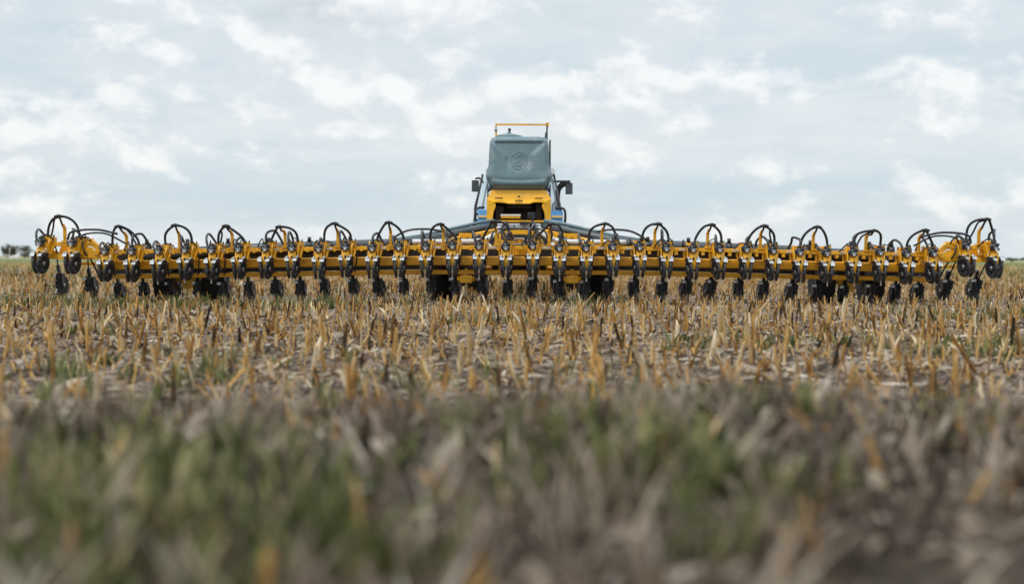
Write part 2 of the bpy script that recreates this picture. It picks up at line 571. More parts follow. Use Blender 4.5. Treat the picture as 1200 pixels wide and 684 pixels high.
for (a, b_) in ((-EDGE - 0.18, -cs - 0.01), (-cs + 0.01, cs - 0.01), (cs + 0.01, EDGE + 0.18)):
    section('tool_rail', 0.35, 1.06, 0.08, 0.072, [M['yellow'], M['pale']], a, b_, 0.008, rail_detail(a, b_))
    section('main_beam', 0.62, 0.808, 0.18, 0.175, M['yellow_dull'], a, b_, 0.018)
    section('shade_bar_upper', 1.05, 0.962, 0.12, 0.155, M['plastic'], a, b_, 0.012)  # added black bar standing in for the shade behind the rail
    section('shade_bar_lower', 1.15, 0.70, 0.12, 0.13, M['dark'], a, b_, 0.012)  # added dark bar, painted shade between the main and lower beams
    section('lower_beam', 0.66, 0.588, 0.10, 0.085, M['yellow_dull'], a, b_, 0.012)
for s in (-1, 1):
    b = MB()
    a0, a1 = s * (EDGE + 0.30), s * (TIP2 + 0.14)
    b.bar((a0, 0.35, 1.10), (a1, 0.35, 1.10), 0.09, 0.08, 0, 0.01)
    b.bar((a0, 0.45, 0.885), (a1, 0.45, 0.885), 0.12, 0.14, 0, 0.014)
    b.prism([(s * (TIP1 + 0.08), 0.86), (s * (TIP1 + 0.13), 1.09), (s * (TIP2 - 0.16), 1.09), (s * (TIP2 - 0.10), 0.86)], 1, 0.52, 0.55)
    b.build('tip_beam', M['yellow'], planter)
    b = MB()
    e = EDGE
    b.prism([(s * (e + 0.12), 0.81), (s * (e + 0.16), 0.88), (s * (e + 0.34), 1.045), (s * (e + 0.66), 1.045), (s * (e + 0.98), 0.88), (s * (e + 0.98), 0.81)], 1, 0.27, 0.30)
    b.prism([(s * (e + 0.30), 0.84), (s * (e + 0.42), 0.99), (s * (e + 0.60), 0.99), (s * (e + 0.84), 0.84)], 1, 0.245, 0.268)
    b.bar((s * (e + 0.10), 0.36, 0.90), (s * (e + 0.36), 0.36, 1.15), 0.14, 0.10, 0, 0.012)
    b.bar((s * (e + 0.33), 0.37, 1.165), (s * (e + 0.66), 0.37, 1.12), 0.1, 0.09, 0, 0.012)
    b.tube([(s * (e + 0.22), 0.2, 0.94), (s * (e + 0.22), 0.62, 0.94)], 0.045, 12)
    b.build('fold_hinge', M['yellow'], planter)
    b = MB()
    b.bar((s * (EDGE + 0.1), 0.7, 0.73), (s * (EDGE + 0.78), 0.7, 0.73), 0.06, 0.06, 0, 0.006)
    b.build('stop_bar', M['yellow'], planter)

# --- one row unit
UD = Vector


def closing_wheel_mesh(side):
    """dished black press wheel; its axis leans so the pair forms a V"""
    b = MB()
    prof = [(0.0, -0.022), (0.030, -0.022), (0.032, -0.006), (0.10, -0.002), (0.125, -0.020), (0.165, -0.026), (0.188, -0.018), (0.195, 0.0), (0.188, 0.018),
            (0.165, 0.026), (0.128, 0.022), (0.112, 0.002), (0.045, -0.002), (0.042, 0.026), (0.030, 0.034), (0.0, 0.034)]
    mids = [2, 2, 1, 1, 0, 0, 0, 0, 0, 0, 1, 1, 1, 2, 2]
    b.lathe(prof, (0, 0, 0), (1, 0, 0), 28, 0, mids)
    for j in range(6):
        a = j * math.pi / 3 + 0.3
        b.tube([(-0.002, 0.078 * math.cos(a), 0.078 * math.sin(a)), (0.012, 0.078 * math.cos(a), 0.078 * math.sin(a))], 0.009, 6, 2)
        b.bar((0.004, 0.04 * math.cos(a), 0.04 * math.sin(a)), (0.012, 0.12 * math.cos(a), 0.12 * math.sin(a)), 0.02, 0.02, 1)
    return b.mesh('closing_wheel', [M['rubber'], M['disc'], M['steel']])


def opener_mesh():
    """pair of notched discs in a V under their bearing housing and shank"""
    b = MB()
    for s in (-1, 1):
        rot = Matrix.Rotation(R(-9 * s), 3, 'Z') @ Matrix.Rotation(R(4 * s), 3, 'Y')
        c = Vector((0.045 * s, 0.0, 0.265))
        k = 56
        vs = [rot @ Vector((0.012 * s, 0, 0)) + c, rot @ Vector((-0.008 * s, 0, 0)) + c]
        fs = []
        for side in (0.004, -0.004):
            for j in range(k):
                a = 2 * math.pi * j / k
                r = 0.205 if j % 4 < 2 else 0.176
                vs.append(rot @ Vector((side * s, r * math.cos(a), r * math.sin(a))) + c)
        for j in range(k):
            j2 = (j + 1) % k
            fs += [(0, 2 + j, 2 + j2), (1, 2 + k + j2, 2 + k + j), (2 + j, 2 + k + j, 2 + k + j2, 2 + j2)]
        b.add(vs, fs, 0)
        b.lathe([(0.0, -0.02), (0.055, -0.02), (0.06, 0.0), (0.035, 0.035), (0.0, 0.04)], c, rot @ Vector((s, 0, 0)), 14, 0, [1, 1, 1, 2])
    b.box((0.0, -0.02, 0.40), (0.13, 0.16, 0.20), 1, None, 0.02)
    b.bar((0, 0.0, 0.42), (0, -0.12, 0.66), 0.045, 0.07, 1)
    b.bar((0.03, -0.14, 0.30), (0.045, -0.16, 0.47), 0.03, 0.05, 1)
    b.box((-0.05, -0.12, 0.46), (0.05, 0.06, 0.05), 2)
    b.bar((0.0, -0.06, 0.34), (0.0, -0.20, 0.10), 0.03, 0.05, 0)      # seed boot with its firming tail
    return b.mesh('opener_disc', [M['disc'], M['plastic'], M['steel']])


def bracket_mesh():
    b = MB()
    b.box((0, 0.355, 1.06), (0.20, 0.16, 0.11), 0, None, 0.012)                     # clamp on the rail
    for s in (-1, 1):
        b.prism([(0.44, 1.205), (0.30, 1.215), (0.22, 1.10), (0.13, 0.99), (0.09, 0.88), (0.16, 0.85), (0.30, 0.94), (0.44, 0.98)], 0, s * 0.092, s * 0.076)
        b.bar((s * 0.066, 0.36, 0.93), (s * 0.066, 0.62, 0.90), 0.03, 0.05, 0)
        b.bar((s * 0.04, 0.10, 0.92), (s * 0.095, 0.02, 0.86), 0.03, 0.045, 0)
        b.tube([(s * 0.07, 0.15, 0.93), (s * 0.10, 0.15, 0.93)], 0.022, 8, 1)
        b.tube([(s * 0.07, 0.34, 1.18), (s * 0.106, 0.34, 1.18)], 0.018, 8, 1)
    b.box((0.066, 0.33, 1.155), (0.12, 0.14, 0.11), 0, None, 0.012)                # cap block
    b.box((-0.03, 0.36, 1.13), (0.06, 0.08, 0.07), 0)
    b.tube([(0.07, 0.30, 1.20), (0.07, 0.30, 1.235)], 0.02, 8, 2)
    b.box((0.135, 0.36, 1.10), (0.05, 0.10, 0.17), 0, None, 0.01)                   # outrigger plate and its arm
    b.bar((0.135, 0.34, 1.04), (0.118, 0.20, 0.86), 0.03, 0.05, 0)
    b.bar((-0.125, 0.37, 1.10), (-0.125, 0.37, 0.93), 0.03, 0.06, 0, 0, (0, 1, 0))
    b.box((0.0, 0.40, 1.155), (0.14, 0.05, 0.08), 0)
    b.tube([(0.135, 0.30, 1.14), (0.135, 0.325, 1.14)], 0.022, 8, 1)
    b.tube([(0.135, 0.33, 1.18), (0.135, 0.33, 1.24)], 0.014, 6, 2)
    # tapered tongue that carries the wheel pair
    yf, yb = 0.0, 0.10
    b.add([(-0.062, yb, 1.0), (0.062, yb, 1.0), (0.062, yf + 0.02, 0.985), (-0.062, yf + 0.02, 0.985),
           (-0.058, yb, 0.86), (0.058, yb, 0.86), (0.05, yf - 0.02, 0.86), (-0.05, yf - 0.02, 0.86),
           (-0.026, 0.07, 0.70), (0.026, 0.07, 0.70), (0.026, -0.02, 0.70), (-0.026, -0.02, 0.70)],
          [(0, 3, 2, 1), (3, 7, 6, 2), (2, 6, 5, 1), (1, 5, 4, 0), (0, 4, 7, 3), (7, 11, 10, 6), (6, 10, 9, 5), (5, 9, 8, 4), (4, 8, 11, 7), (8, 9, 10, 11)], 0)
    b.box((0, -0.012, 0.90), (0.035, 0.03, 0.05), 2)
    b.tube([(-0.075, 0.02, 0.69), (0.075, 0.02, 0.69)], 0.024, 10, 1)                # axle
    return b.mesh('row_unit', [M['yellow'], M['steel'], M['plastic']])


def motor_mesh():
    b = MB()
    b.tube([(-0.01, 0.07, 1.04), (-0.01, 0.07, 1.15)], 0.05, 12, 0)
    b.tube([(-0.01, 0.07, 1.15), (-0.01, 0.07, 1.20)], 0.032, 10, 0)
    b.box((0.0, 0.04, 1.045), (0.13, 0.12, 0.05), 0, None, 0.01)
    b.box((-0.005, -0.022, 1.075), (0.085, 0.03, 0.03), 1)
    b.tube([(-0.065, 0.04, 1.03), (-0.085, 0.03, 1.13)], 0.024, 8, 0)
    b.tube([(0.05, 0.05, 1.10), (0.085, 0.05, 1.15)], 0.02, 8, 0)
    b.box((0.03, 0.10, 1.12), (0.06, 0.10, 0.09), 0, None, 0.01)
    b.tube([(0.0, -0.03, 1.02), (0.0, -0.03, 1.05)], 0.035, 10, 1)
    return b.mesh('metering_motor', [M['plastic'], M['steel']])


def guard_mesh():
    """bright scraper cap bent over the top of a closing wheel"""
    b = MB()
    pts = []
    for j in range(7):
        a = R(50 + j * 15)
        pts.append((0, 0.212 * math.cos(a), 0.212 * math.sin(a)))
    vs, fs = [], []
    for p in pts:
        for x in (-0.038, 0.038):
            for k in (0.0, 0.012):
                q = Vector(p) * (1 + k / 0.212)
                vs.append((x, q.y, q.z))
    for i in range(6):
        a, c = i * 4, i * 4 + 4
        fs += [(a, a + 2, c + 2, c), (a + 1, c + 1, c + 3, a + 3), (a, c, c + 1, a + 1), (a + 2, a + 3, c + 3, c + 2)]
    fs += [(0, 1, 3, 2), (24, 26, 27, 25)]
    b.add(vs, fs, 0)
    b.tube([(-0.02, 0.0, 0.20), (0.02, -0.03, 0.225)], 0.022, 8, 0)
    b.bar((0, 0.10, 0.19), (0.0, 0.13, 0.10), 0.03, 0.014, 0)
    return b.mesh('wheel_scraper', [M['steel']])


def tail_mesh():
    b = MB()
    b.bar((0, 0.03, 0.70), (0, -0.03, 0.56), 0.018, 0.03, 0)
    b.bar((0, -0.03, 0.56), (0.004, -0.02, 0.45), 0.022, 0.02, 0)
    return b.mesh('seed_tail', [M['pale']])


def hose_mesh(k):
    r_ = random.Random(100 + k)
    dx = r_.uniform(-0.16, 0.12)
    b = MB()
    top = r_.uniform(1.25, 1.45)
    if k % 3 == 0:
        ctrl = [(-0.07, 0.05, 1.12), (-0.08 + dx * 0.2, 0.10, top - 0.08), (-0.09 + dx * 0.6, 0.32, top), (-0.08 + dx, 0.58, top - 0.08), (-0.07 + dx, 0.72, 1.16)]
    elif k % 3 == 1:
        ctrl = [(0.0, 0.06, 1.18), (0.01, 0.10, top - 0.06), (0.0 + dx, 0.30, top - 0.01), (0.02 + dx, 0.56, top - 0.10), (0.03 + dx * 1.5, 0.70, 1.15)]
    else:
        ctrl = [(-0.08, 0.04, 1.12), (-0.13, 0.12, top - 0.12), (-0.14, 0.34, top - 0.03), (-0.10, 0.60, top - 0.16), (-0.08, 0.78, 1.12)]
    b.tube(curve_pts(ctrl, 7), 0.0235, 8)
    # thin cable and hydraulic line sagging between the motor and the rail
    for _ in range(2):
        e_ = r_.uniform(-0.20, 0.22)
        b.tube(curve_pts([(r_.uniform(-0.06, 0.06), 0.05, 1.12), (e_ * 0.4, 0.10, r_.uniform(1.16, 1.27)), (e_, 0.26, r_.uniform(1.12, 1.24)), (e_ * 1.15, 0.40, 1.06)], 6), r_.uniform(0.009, 0.015), 6)
    # drop hose from the rail to the opener
    x = r_.uniform(-0.03, 0.11)
    b.tube(curve_pts([(0.09, 0.45, 1.05), (x + 0.05, 0.40, 0.92), (x, 0.55, 0.68), (0.02, 0.78, 0.46)], 6), 0.015, 6)
    return b.mesh('feed_hose', [M['hose']])


wm = closing_wheel_mesh(1)
om, bmh, mm, gm, tm = opener_mesh(), bracket_mesh(), motor_mesh(), guard_mesh(), tail_mesh()
hm = [hose_mesh(k) for k in range(18)]
ru0 = None
kids0 = []
for idx, u in enumerate(unit_u):
    tip = abs(u) > EDGE + 0.3
    if ru0 is None:
        ru = link('row_unit', bmh, planter)
        kids = []
        for s in (-1, 1):
            toe, camb = R(8.5 * s), R(-7 * s)
            wobj = link('closing_wheel', wm, ru, (0.074 * s, 0.0, 0.69))
            wobj.rotation_euler = (Matrix.Rotation(-toe, 3, 'Z') @ Matrix.Rotation(-camb, 3, 'Y') @ (Matrix.Rotation(math.pi, 3, 'Z') if s < 0 else Matrix.Identity(3))).to_euler()
            g = link('wheel_scraper', gm, ru, (0.095 * s, 0.0, 0.69))
            g.rotation_euler = (Matrix.Rotation(-toe, 3, 'Z')).to_euler()
            kids += [wobj, g]
        kids.append(link('opener_disc', om, ru, (0, 0.89, 0)))
        kids.append(link('metering_motor', mm, ru))
        kids.append(link('seed_tail', tm, ru))
        kids.append(link('feed_hose', hm[0], ru))
        ru0, kids0 = ru, kids
    else:
        ru = ru0.copy()
        COL.objects.link(ru)
        ru.parent = planter
        for ch in kids0:
            c = ch.copy()
            COL.objects.link(c)
            c.parent = ru
            if c.name.startswith('feed_hose'):
                c.data = hm[(idx * 7 + (idx // 3)) % 18]
            if c.name.startswith('opener_disc'):
                c.scale = (random.uniform(1.15, 1.45), 1.05, 1.0)
                c.rotation_euler = (0, 0, R(random.uniform(-7, 7)))
                c.location.z = random.uniform(-0.045, 0.0)
                if tip:
                    c.location.z -= 0.01
            if c.name.startswith('closing_wheel'):
                c.rotation_euler.rotate_axis('X', random.uniform(0, 6.28))
    ru.location = (u, 0, droop(u) + random.uniform(-0.022, 0.018))
    ru.rotation_euler = (0, 0, R(random.uniform(-3, 3)) + (R(-7) * (1 if u > 0 else -1) * -1 if tip else 0))

# --- splitter posts over every pair of units
pairs = [(unit_u[i], unit_u[i + 1]) for i in range(0, 36, 2)]
for i, (ua, ub) in enumerate(pairs):
    tip = i in (0, 17)
    u = ua + 0.316 + (ub - ua - PITCH) / 2
    dz = droop(ua)
    r_ = random.Random(i)
    b = MB()
    lean = (-0.03 if u < 0 else 0.03) + r_.uniform(-0.035, 0.035)
    zt = 1.535 + (0.05 if tip else 0) + r_.uniform(-0.045, 0.025)
    b.bar((u, 0.35, 1.09 + dz), (u, 0.33, 1.38 + dz), 0.055, 0.05, 0, 0.006)
    b.bar((u, 0.34, 1.36 + dz), (u + lean * 0.3, 0.22, 1.44 + dz), 0.045, 0.04, 0)
    b.box((u, 0.35, 1.11 + dz), (0.11, 0.12, 0.04), 0)
    post = b.build('hose_post', M['yellow'], planter)
    b = MB()
    ss = Vector((u + lean, 0.02, zt + dz))
    b.tube(curve_pts([(u + lean * 0.3, 0.22, 1.42 + dz), (u + lean * 0.6, 0.12, zt - 0.08 + dz), ss], 5), 0.02, 8)
    b.tube([ss - Vector((0, 0, 0.03)), ss + Vector((0, 0, 0.022))], 0.036, 10)
    b.tube([ss - Vector((0.075, 0, 0.022)), ss + Vector((0.0, 0, 0.004)), ss + Vector((0.075, 0, -0.022))], 0.026, 8)
    b.build('splitter', M['plastic'], post)
    for s, uu in ((-1, ua), (1, ub)):
        b = MB()
        du = droop(uu)
        e = Vector((uu + 0.066, 0.27, 1.20 + du))
        wv = r_.uniform(-0.05, 0.03)
        arc = []
        wexp = r_.uniform(0.8, 1.25)
        sag = r_.uniform(-0.03, 0.05)
        for q in range(15):
            t_ = q / 14 * math.pi / 2
            wx = math.sin(t_) ** wexp
            arc.append(Vector((ss.x + (e.x - ss.x) * wx + s * sag * math.sin(2 * t_) ** 2, ss.y + (e.y - ss.y) * wx, e.z + (ss.z - 0.01 - e.z) * math.cos(t_) + wv * math.sin(2 * t_))))
        b.tube(arc, 0.0245, 8)
        if r_.random() < 0.16 or (tip and s < 0):
            b.tube(curve_pts([ss + Vector((s * 0.03, 0.06, -0.03)), ss + Vector((s * 0.12, 0.12, -0.07)), Vector((e.x * 0.6 + ss.x * 0.4, 0.22, 1.36 + du)),
                              Vector((e.x * 0.85 + ss.x * 0.15, 0.3, 1.18 + du))], 7), 0.018, 7)
        b.build('air_hose', M['hose'], post)

# long connecting hoses over the fold between wing and tip
for s in (-1, 1):
    b = MB()
    b.tube(curve_pts([(s * (EDGE - 0.24), 0.02, 1.27 + 0.02), (s * (EDGE + 0.15), 0.0, 1.27 + 0.10), (s * (EDGE + 0.62), 0.05, 1.33), (s * (TIP1 + 0.10), 0.1, 1.18)], 8), 0.022, 8)
    b.tube(curve_pts([(s * (EDGE - 0.30), 0.3, 1.12), (s * (EDGE + 0.05), 0.2, 1.30), (s * (EDGE + 0.45), 0.2, 1.28), (s * (TIP1 - 0.06), 0.3, 1.12)], 8), 0.018, 8)
    b.tube(curve_pts([(s * (EDGE + 0.50), 0.25, 1.14), (s * (EDGE + 0.44), 0.2, 0.95), (s * (EDGE + 0.36), 0.4, 0.75), (s * (EDGE + 0.33), 0.75, 0.45)], 8), 0.018, 7)
    b.build('fold_hose', M['hose'], planter)

# --- slate tube along each wing that climbs to the hopper
for s in (-1, 1):
    b = MB()
    pts = [(s * (EDGE - 0.35), 0.92, 1.00 + droop(EDGE)), (s * 5.0, 0.92, 1.09 + droop(5)), (s * 2.25, 0.95, 1.14), (s * 1.95, 1.05, 1.19), (s * 0.8, 1.6, 1.455), (s * 0.5, 1.8, 1.51)]
    b.tube(pts, [0.11, 0.11, 0.10, 0.085, 0.070, 0.070], 14)
    b.tube([(s * 2.5, 1.25, 1.21), (s * 1.95, 1.35, 1.30), (s * 0.8, 1.75, 1.575), (s * 0.5, 1.8, 1.62)], 0.036, 10, 1)
    for i in range(7):
        u = s * (2.5 + i * 0.79)
        b.tube([(u, 0.86, 1.22 + droop(u)), (u, 0.86, 1.30 + droop(u))], 0.035, 9, 2)
        b.tube([(u - 0.05, 0.92, 1.11 + droop(u)), (u + 0.05, 0.92, 1.11 + droop(u))], 0.124, 14, 2)
    b.build('distribution_tube', [M['slate'], M['hopper'], M['plastic']], planter)
    b = MB()
    b.tube(curve_pts([(s * 2.05, 0.55, 1.17), (s * 1.1, 0.55, 1.175), (s * 0.72, 0.62, 1.20), (s * 0.52, 0.85, 1.30), (s * 0.38, 1.25, 1.45)], 9), 0.05, 14)
    for u in (1.75, 1.12, 0.80):
        b.tube([(s * (u - 0.015), 0.55, 1.175), (s * (u + 0.015), 0.55, 1.175)], 0.056, 14)
    b.build('air_pipe', M['white'], planter)
    b = MB()
    b.bar((s * 1.95, 0.8, 1.04), (s * 0.35, 1.5, 1.40), 0.14, 0.15, 0, 0.015)
    b.box((s * 0.95, 1.12, 1.30), (0.46, 0.05, 0.10), 0)
    for q in range(4):
        b.box((s * (0.78 + q * 0.12), 1.08, 1.30), (0.035, 0.03, 0.06), 0)
    b.build('lift_arm', M['yellow'], planter)
    b = MB()
    b.tube(curve_pts([(s * 0.75, 0.7, 1.30), (s * 1.0, 0.65, 1.19), (s * 1.35, 0.7, 1.20), (s * 1.6, 0.85, 1.24)], 8), 0.035, 9)
    b.tube(curve_pts([(s * 0.30, 0.6, 1.1), (s * 0.34, 0.7, 1.42), (s * 0.26, 0.9, 1.56), (s * 0.2, 1.2, 1.45)], 8), 0.024, 8)
    b.tube(curve_pts([(s * 0.55, 0.35, 1.15), (s * 0.50, 0.4, 1.35), (s * 0.34, 0.55, 1.42), (s * 0.24, 0.55, 1.2)], 8), 0.02, 8)
    b.tube(curve_pts([(s * 2.6, 0.9, 1.15), (s * 2.2, 0.85, 1.38), (s * 1.8, 0.85, 1.42), (s * 1.5, 1.0, 1.38)], 8), 0.022, 8)
    b.build('hydraulic_hose', M['hose'], planter)
    # gearbox under the frame
    b = MB()
    b.box((s * 1.02, 0.60, 0.455), (0.22, 0.18, 0.15), 0, None, 0.02)
    b.tube([(s * 0.86, 0.6, 0.46), (s * 1.19, 0.6, 0.46)], 0.05, 12)
    b.bar((s * 1.02, 0.62, 0.52), (s * 1.02, 0.62, 0.66), 0.05, 0.05, 0)
    b.build('gearbox', M['yellow'], planter)

# --- centre headstock and manifold
b = MB()
arch = curve_pts([(-0.34, 0.72, 1.24), (-0.28, 0.75, 1.34), (0, 0.76, 1.365), (0.28, 0.75, 1.34), (0.34, 0.72, 1.24)], 6)
for p, q in zip(arch[:-1], arch[1:]):
    b.bar(p, q, 0.10, 0.085, 0)
for s in (-1, 1):
    b.bar((s * 0.36, 0.74, 0.6), (s * 0.36, 0.74, 1.28), 0.07, 0.10, 0, 0.01)
    b.bar((s * 0.6, 0.8, 0.62), (s * 0.42, 1.6, 1.2), 0.09, 0.12, 0, 0.01)
b.box((0, 0.82, 0.98), (0.62, 0.05, 0.12), 0)
b.box((0, 0.78, 1.19), (0.14, 0.1, 0.12), 0)
b.build('headstock', M['yellow'], planter)
b = MB()
for (c, sz) in (((0, 0.70, 1.245), (0.19, 0.04, 0.02)), ((0, 0.70, 1.135), (0.19, 0.04, 0.02)), ((-0.086, 0.70, 1.19), (0.02, 0.04, 0.09)), ((0.086, 0.70, 1.19), (0.02, 0.04, 0.09))):
    b.box(c, sz, 0)
b.tube([(0, 0.7, 1.19), (0, 0.74, 1.19)], 0.03, 12, 1)
b.build('hitch_ring', [M['pale'], M['yellow']], planter)
b = MB()
b.box((0, 1.35, 1.49), (0.86, 0.30, 0.10), 0, None, 0.015)
for q in (-0.3, -0.1, 0.1, 0.3):
    b.tube([(q, 1.19, 1.49), (q, 1.21, 1.49)], 0.018, 8, 1)
b.box((0.10, 1.18, 1.555), (0.18, 0.12, 0.05), 1)
b.box((0.30, 1.1, 1.42), (0.07, 0.1, 0.16), 1)
b.build('manifold_box', [M['grey'], M['plastic']], planter)
# dark machinery behind the beams
b = MB()
for s in (-1, 1):
    b.box((s * 0.75, 1.2, 0.72), (0.5, 0.5, 0.36), 0)
    b.box((s * 1.35, 1.4, 0.85), (0.3, 0.9, 0.2), 0)
    b.bar((s * 0.25, 0.9, 0.75), (s * 0.25, 3.4, 0.70), 0.16, 0.2, 0)
b.bar((-0.9, 1.6, 0.62), (0.9, 1.6, 0.62), 0.18, 0.18, 0)
b.bar((0, 3.2, 0.70), (0, 7.0, 0.62), 0.20, 0.18, 0)
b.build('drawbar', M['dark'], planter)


# --- wheels
def lug_wheel(name, u, y, r, wd, lugs, rim_m, extra_y=0.0):
    b = MB()
    h = wd / 2
    prof = [(r * 0.56, -h * 0.92), (r * 0.72, -h), (r * 0.90, -h * 0.97), (r * 0.955, -h * 0.82), (r * 0.965, 0), (r * 0.955, h * 0.82), (r * 0.90, h * 0.97), (r * 0.72, h), (r * 0.56, h * 0.92)]
    b.lathe(prof, (0, 0, 0), (1, 0, 0), 36)
    for j in range(lugs):
        for s in (-1, 1):
            a = 2 * math.pi * (j + (0.5 if s > 0 else 0)) / lugs
            da = 0.30
            def P(x, ang, rad):
                return (x, rad * math.cos(ang), rad * math.sin(ang))
            x0, x1 = 0.0, s * h * 0.98
            w2 = 0.16 * 6.28 / lugs * 1.3
            vs = [P(x0, a - w2, r * 0.955), P(x0, a + w2, r * 0.955), P(x1, a + da + w2, r * 0.94), P(x1, a + da - w2, r * 0.94),
                  P(x0, a - w2 * .7, r), P(x0, a + w2 * .7, r), P(x1, a + da + w2 * .7, r * 0.975), P(x1, a + da - w2 * .7, r * 0.975)]
            b.add(vs, [(0, 1, 2, 3), (4, 7, 6, 5), (0, 4, 5, 1), (1, 5, 6, 2), (2, 6, 7, 3), (3, 7, 4, 0)], 0)
    rim = MB()
    rim.lathe([(0, -h * .35), (r * .2, -h * .35), (r * .4, -h * .2), (r * .5, -h * .85), (r * .57, -h * .9), (r * .57, h * .9), (r * .5, h * .85), (r * .4, h * .2), (r * .2, h * .35), (0, h * .35)],
              (0, 0, 0), (1, 0, 0), 24)
    for j in range(8):
        a = j * math.pi / 4
        rim.tube([(-h * .4, r * .15 * math.cos(a), r * .15 * math.sin(a)), (h * .4, r * .15 * math.cos(a), r * .15 * math.sin(a))], 0.014, 6)
    return b, rim


for s in (-1, 1):
    tb, rb = lug_wheel('transport_wheel', s, 2.0, 0.56, 0.58, 20, None)
    wo = rb.build('transport_wheel', M['yellow2'], planter, (s * 1.51, 2.0, 0.545))
    tb.build('tyre', M['tyre'], wo)
    b = MB()
    b.bar((s * 1.51, 1.0, 0.85), (s * 1.51, 1.42, 0.85), 0.14, 0.14, 0)
    b.bar((s * 1.17, 1.3, 0.82), (s * 1.17, 2.0, 0.51), 0.08, 0.12, 0)
    b.bar((s * 1.1, 2.0, 0.51), (s * 1.5, 2.0, 0.51), 0.08, 0.08, 0)
    b.bar((s * 1.1, 1.3, 0.85), (s * 1.6, 1.3, 0.85), 0.1, 0.1, 0)
    b.build('wheel_arm', M['yellow'], planter)
    for uu in (5.98, 6.94):
        tb, rb = lug_wheel('support_wheel', s, 0, 0.43, 0.38, 20, None)
        wo = rb.build('support_wheel', M['yellow2'], planter, (s * uu, 1.25, 0.415))
        tb.build('tyre', M['tyre'], wo)
    b = MB()
    z0 = droop(6.5)
    b.prism([(s * 6.26, 0.42), (s * 6.34, 0.26), (s * 6.58, 0.22), (s * 6.68, 0.44), (s * 6.60, 0.72), (s * 6.34, 0.72)], 1, 1.15, 1.25)
    b.bar((s * 6.47, 0.66, 0.74), (s * 6.47, 1.25, 0.62), 0.12, 0.14, 0)
    b.bar((s * 5.98, 1.25, 0.415), (s * 6.94, 1.25, 0.415), 0.07, 0.07, 0)
    b.build('support_axle', M['yellow'], planter)

# --- hopper
HY = 2.45                      # depth of the hopper's rear face behind the closing wheels
lv = [(2.285, 0.585, 0.10), (2.30, 0.60, 0.07), (2.36, 0.618, 0.03), (2.45, 0.645, 0.01), (2.50, 0.670, 0.0), (2.54, 0.688, 0.0), (2.575, 0.690, 0.005), (2.66, 0.668, 0.02),
      (2.79, 0.632, 0.035), (3.0, 0.624, 0.06), (3.22, 0.612, 0.085), (3.29, 0.602, 0.11), (3.345, 0.578, 0.155), (3.38, 0.550, 0.215), (3.395, 0.50, 0.30)]
HDEP = 1.25


def lerp_lv(z):
    for (z0, a0, b0), (z1, a1, b1) in zip(lv[:-1], lv[1:]):
        if z <= z1:
            t = max(0, (z - z0) / (z1 - z0))
            return a0 + (a1 - a0) * t, b0 + (b1 - b0) * t
    return lv[-1][1], lv[-1][2]


def sst(a, b_, x):
    t = min(1, max(0, (x - a) / (b_ - a)))
    return t * t * (3 - 2 * t)


def rear_y(u, z):
    hw, ry = lerp_lv(z)
    # shallow sunk shield: diagonal upper corners, fading out downwards above the lip
    pw = 0.30 + 0.24 * sst(2.95, 3.27, z)
    ins = max(0.0, min(1.0, (pw - abs(u)) / 0.07)) * sst(2.62, 2.95, z) * max(0.0, min(1.0, (3.30 - z) / 0.06))
    lipz = 2.47 + 0.10 * u * u
    lip = max(0.0, min(1.0, (lipz - z) / 0.05)) * max(0.0, min(1.0, (z - 2.33) / 0.05)) * max(0.0, min(1.0, (0.60 - abs(u)) / 0.06))
    edge = max(0, (abs(u) / hw - 0.86) / 0.14)
    return ry + 0.06 * ins - 0.035 * lip + 0.12 * edge


hb = MB()
nz, nu_ = 56, 48
zs = [2.285 + (3.395 - 2.285) * i / (nz - 1) for i in range(nz)]
ring = []
for z in zs:
    hw, ry = lerp_lv(z)
    row = []
    for j in range(nu_ + 1):
        u = hw * (-1 + 2 * j / nu_)
        row.append((u, rear_y(u, z), z))
    fd = HDEP - ry * 0.8
    for j in range(11):
        a = j / 10
        # right side, front, left side
        if a < 0.3:
            row.append((hw * (1.0 - 0.02 * a), row[nu_][1] + 0.05 + (fd - 0.2) * (a / 0.3), z))
        elif a <= 0.7:
            row.append((hw * 0.93 * (1 - 2 * (a - 0.3) / 0.4), fd, z))
        else:
            row.append((-hw * (1.0 - 0.02 * (1 - a)), row[0][1] + 0.05 + (fd - 0.2) * ((1 - a) / 0.3), z))
    ring.append(row)
L_ = len(ring[0])
hv = [p for row in ring for p in row]
hf = [(i * L_ + j, i * L_ + (j + 1) % L_, (i + 1) * L_ + (j + 1) % L_, (i + 1) * L_ + j) for i in range(nz - 1) for j in range(L_)]
hb.add(hv, hf, 0, True)
hb.add(ring[0], [tuple(range(L_))], 0)
hb.add(ring[-1], [tuple(range(L_))], 0)
hopper = hb.build('hopper', M['hopper'], planter, (0, HY, 0))
# raised emblem: oval ring with a figure-of-eight column between two curved staves
eb = MB()


def on_face(u, z, lift=0.001):
    return (u, rear_y(u, z) - lift, z)


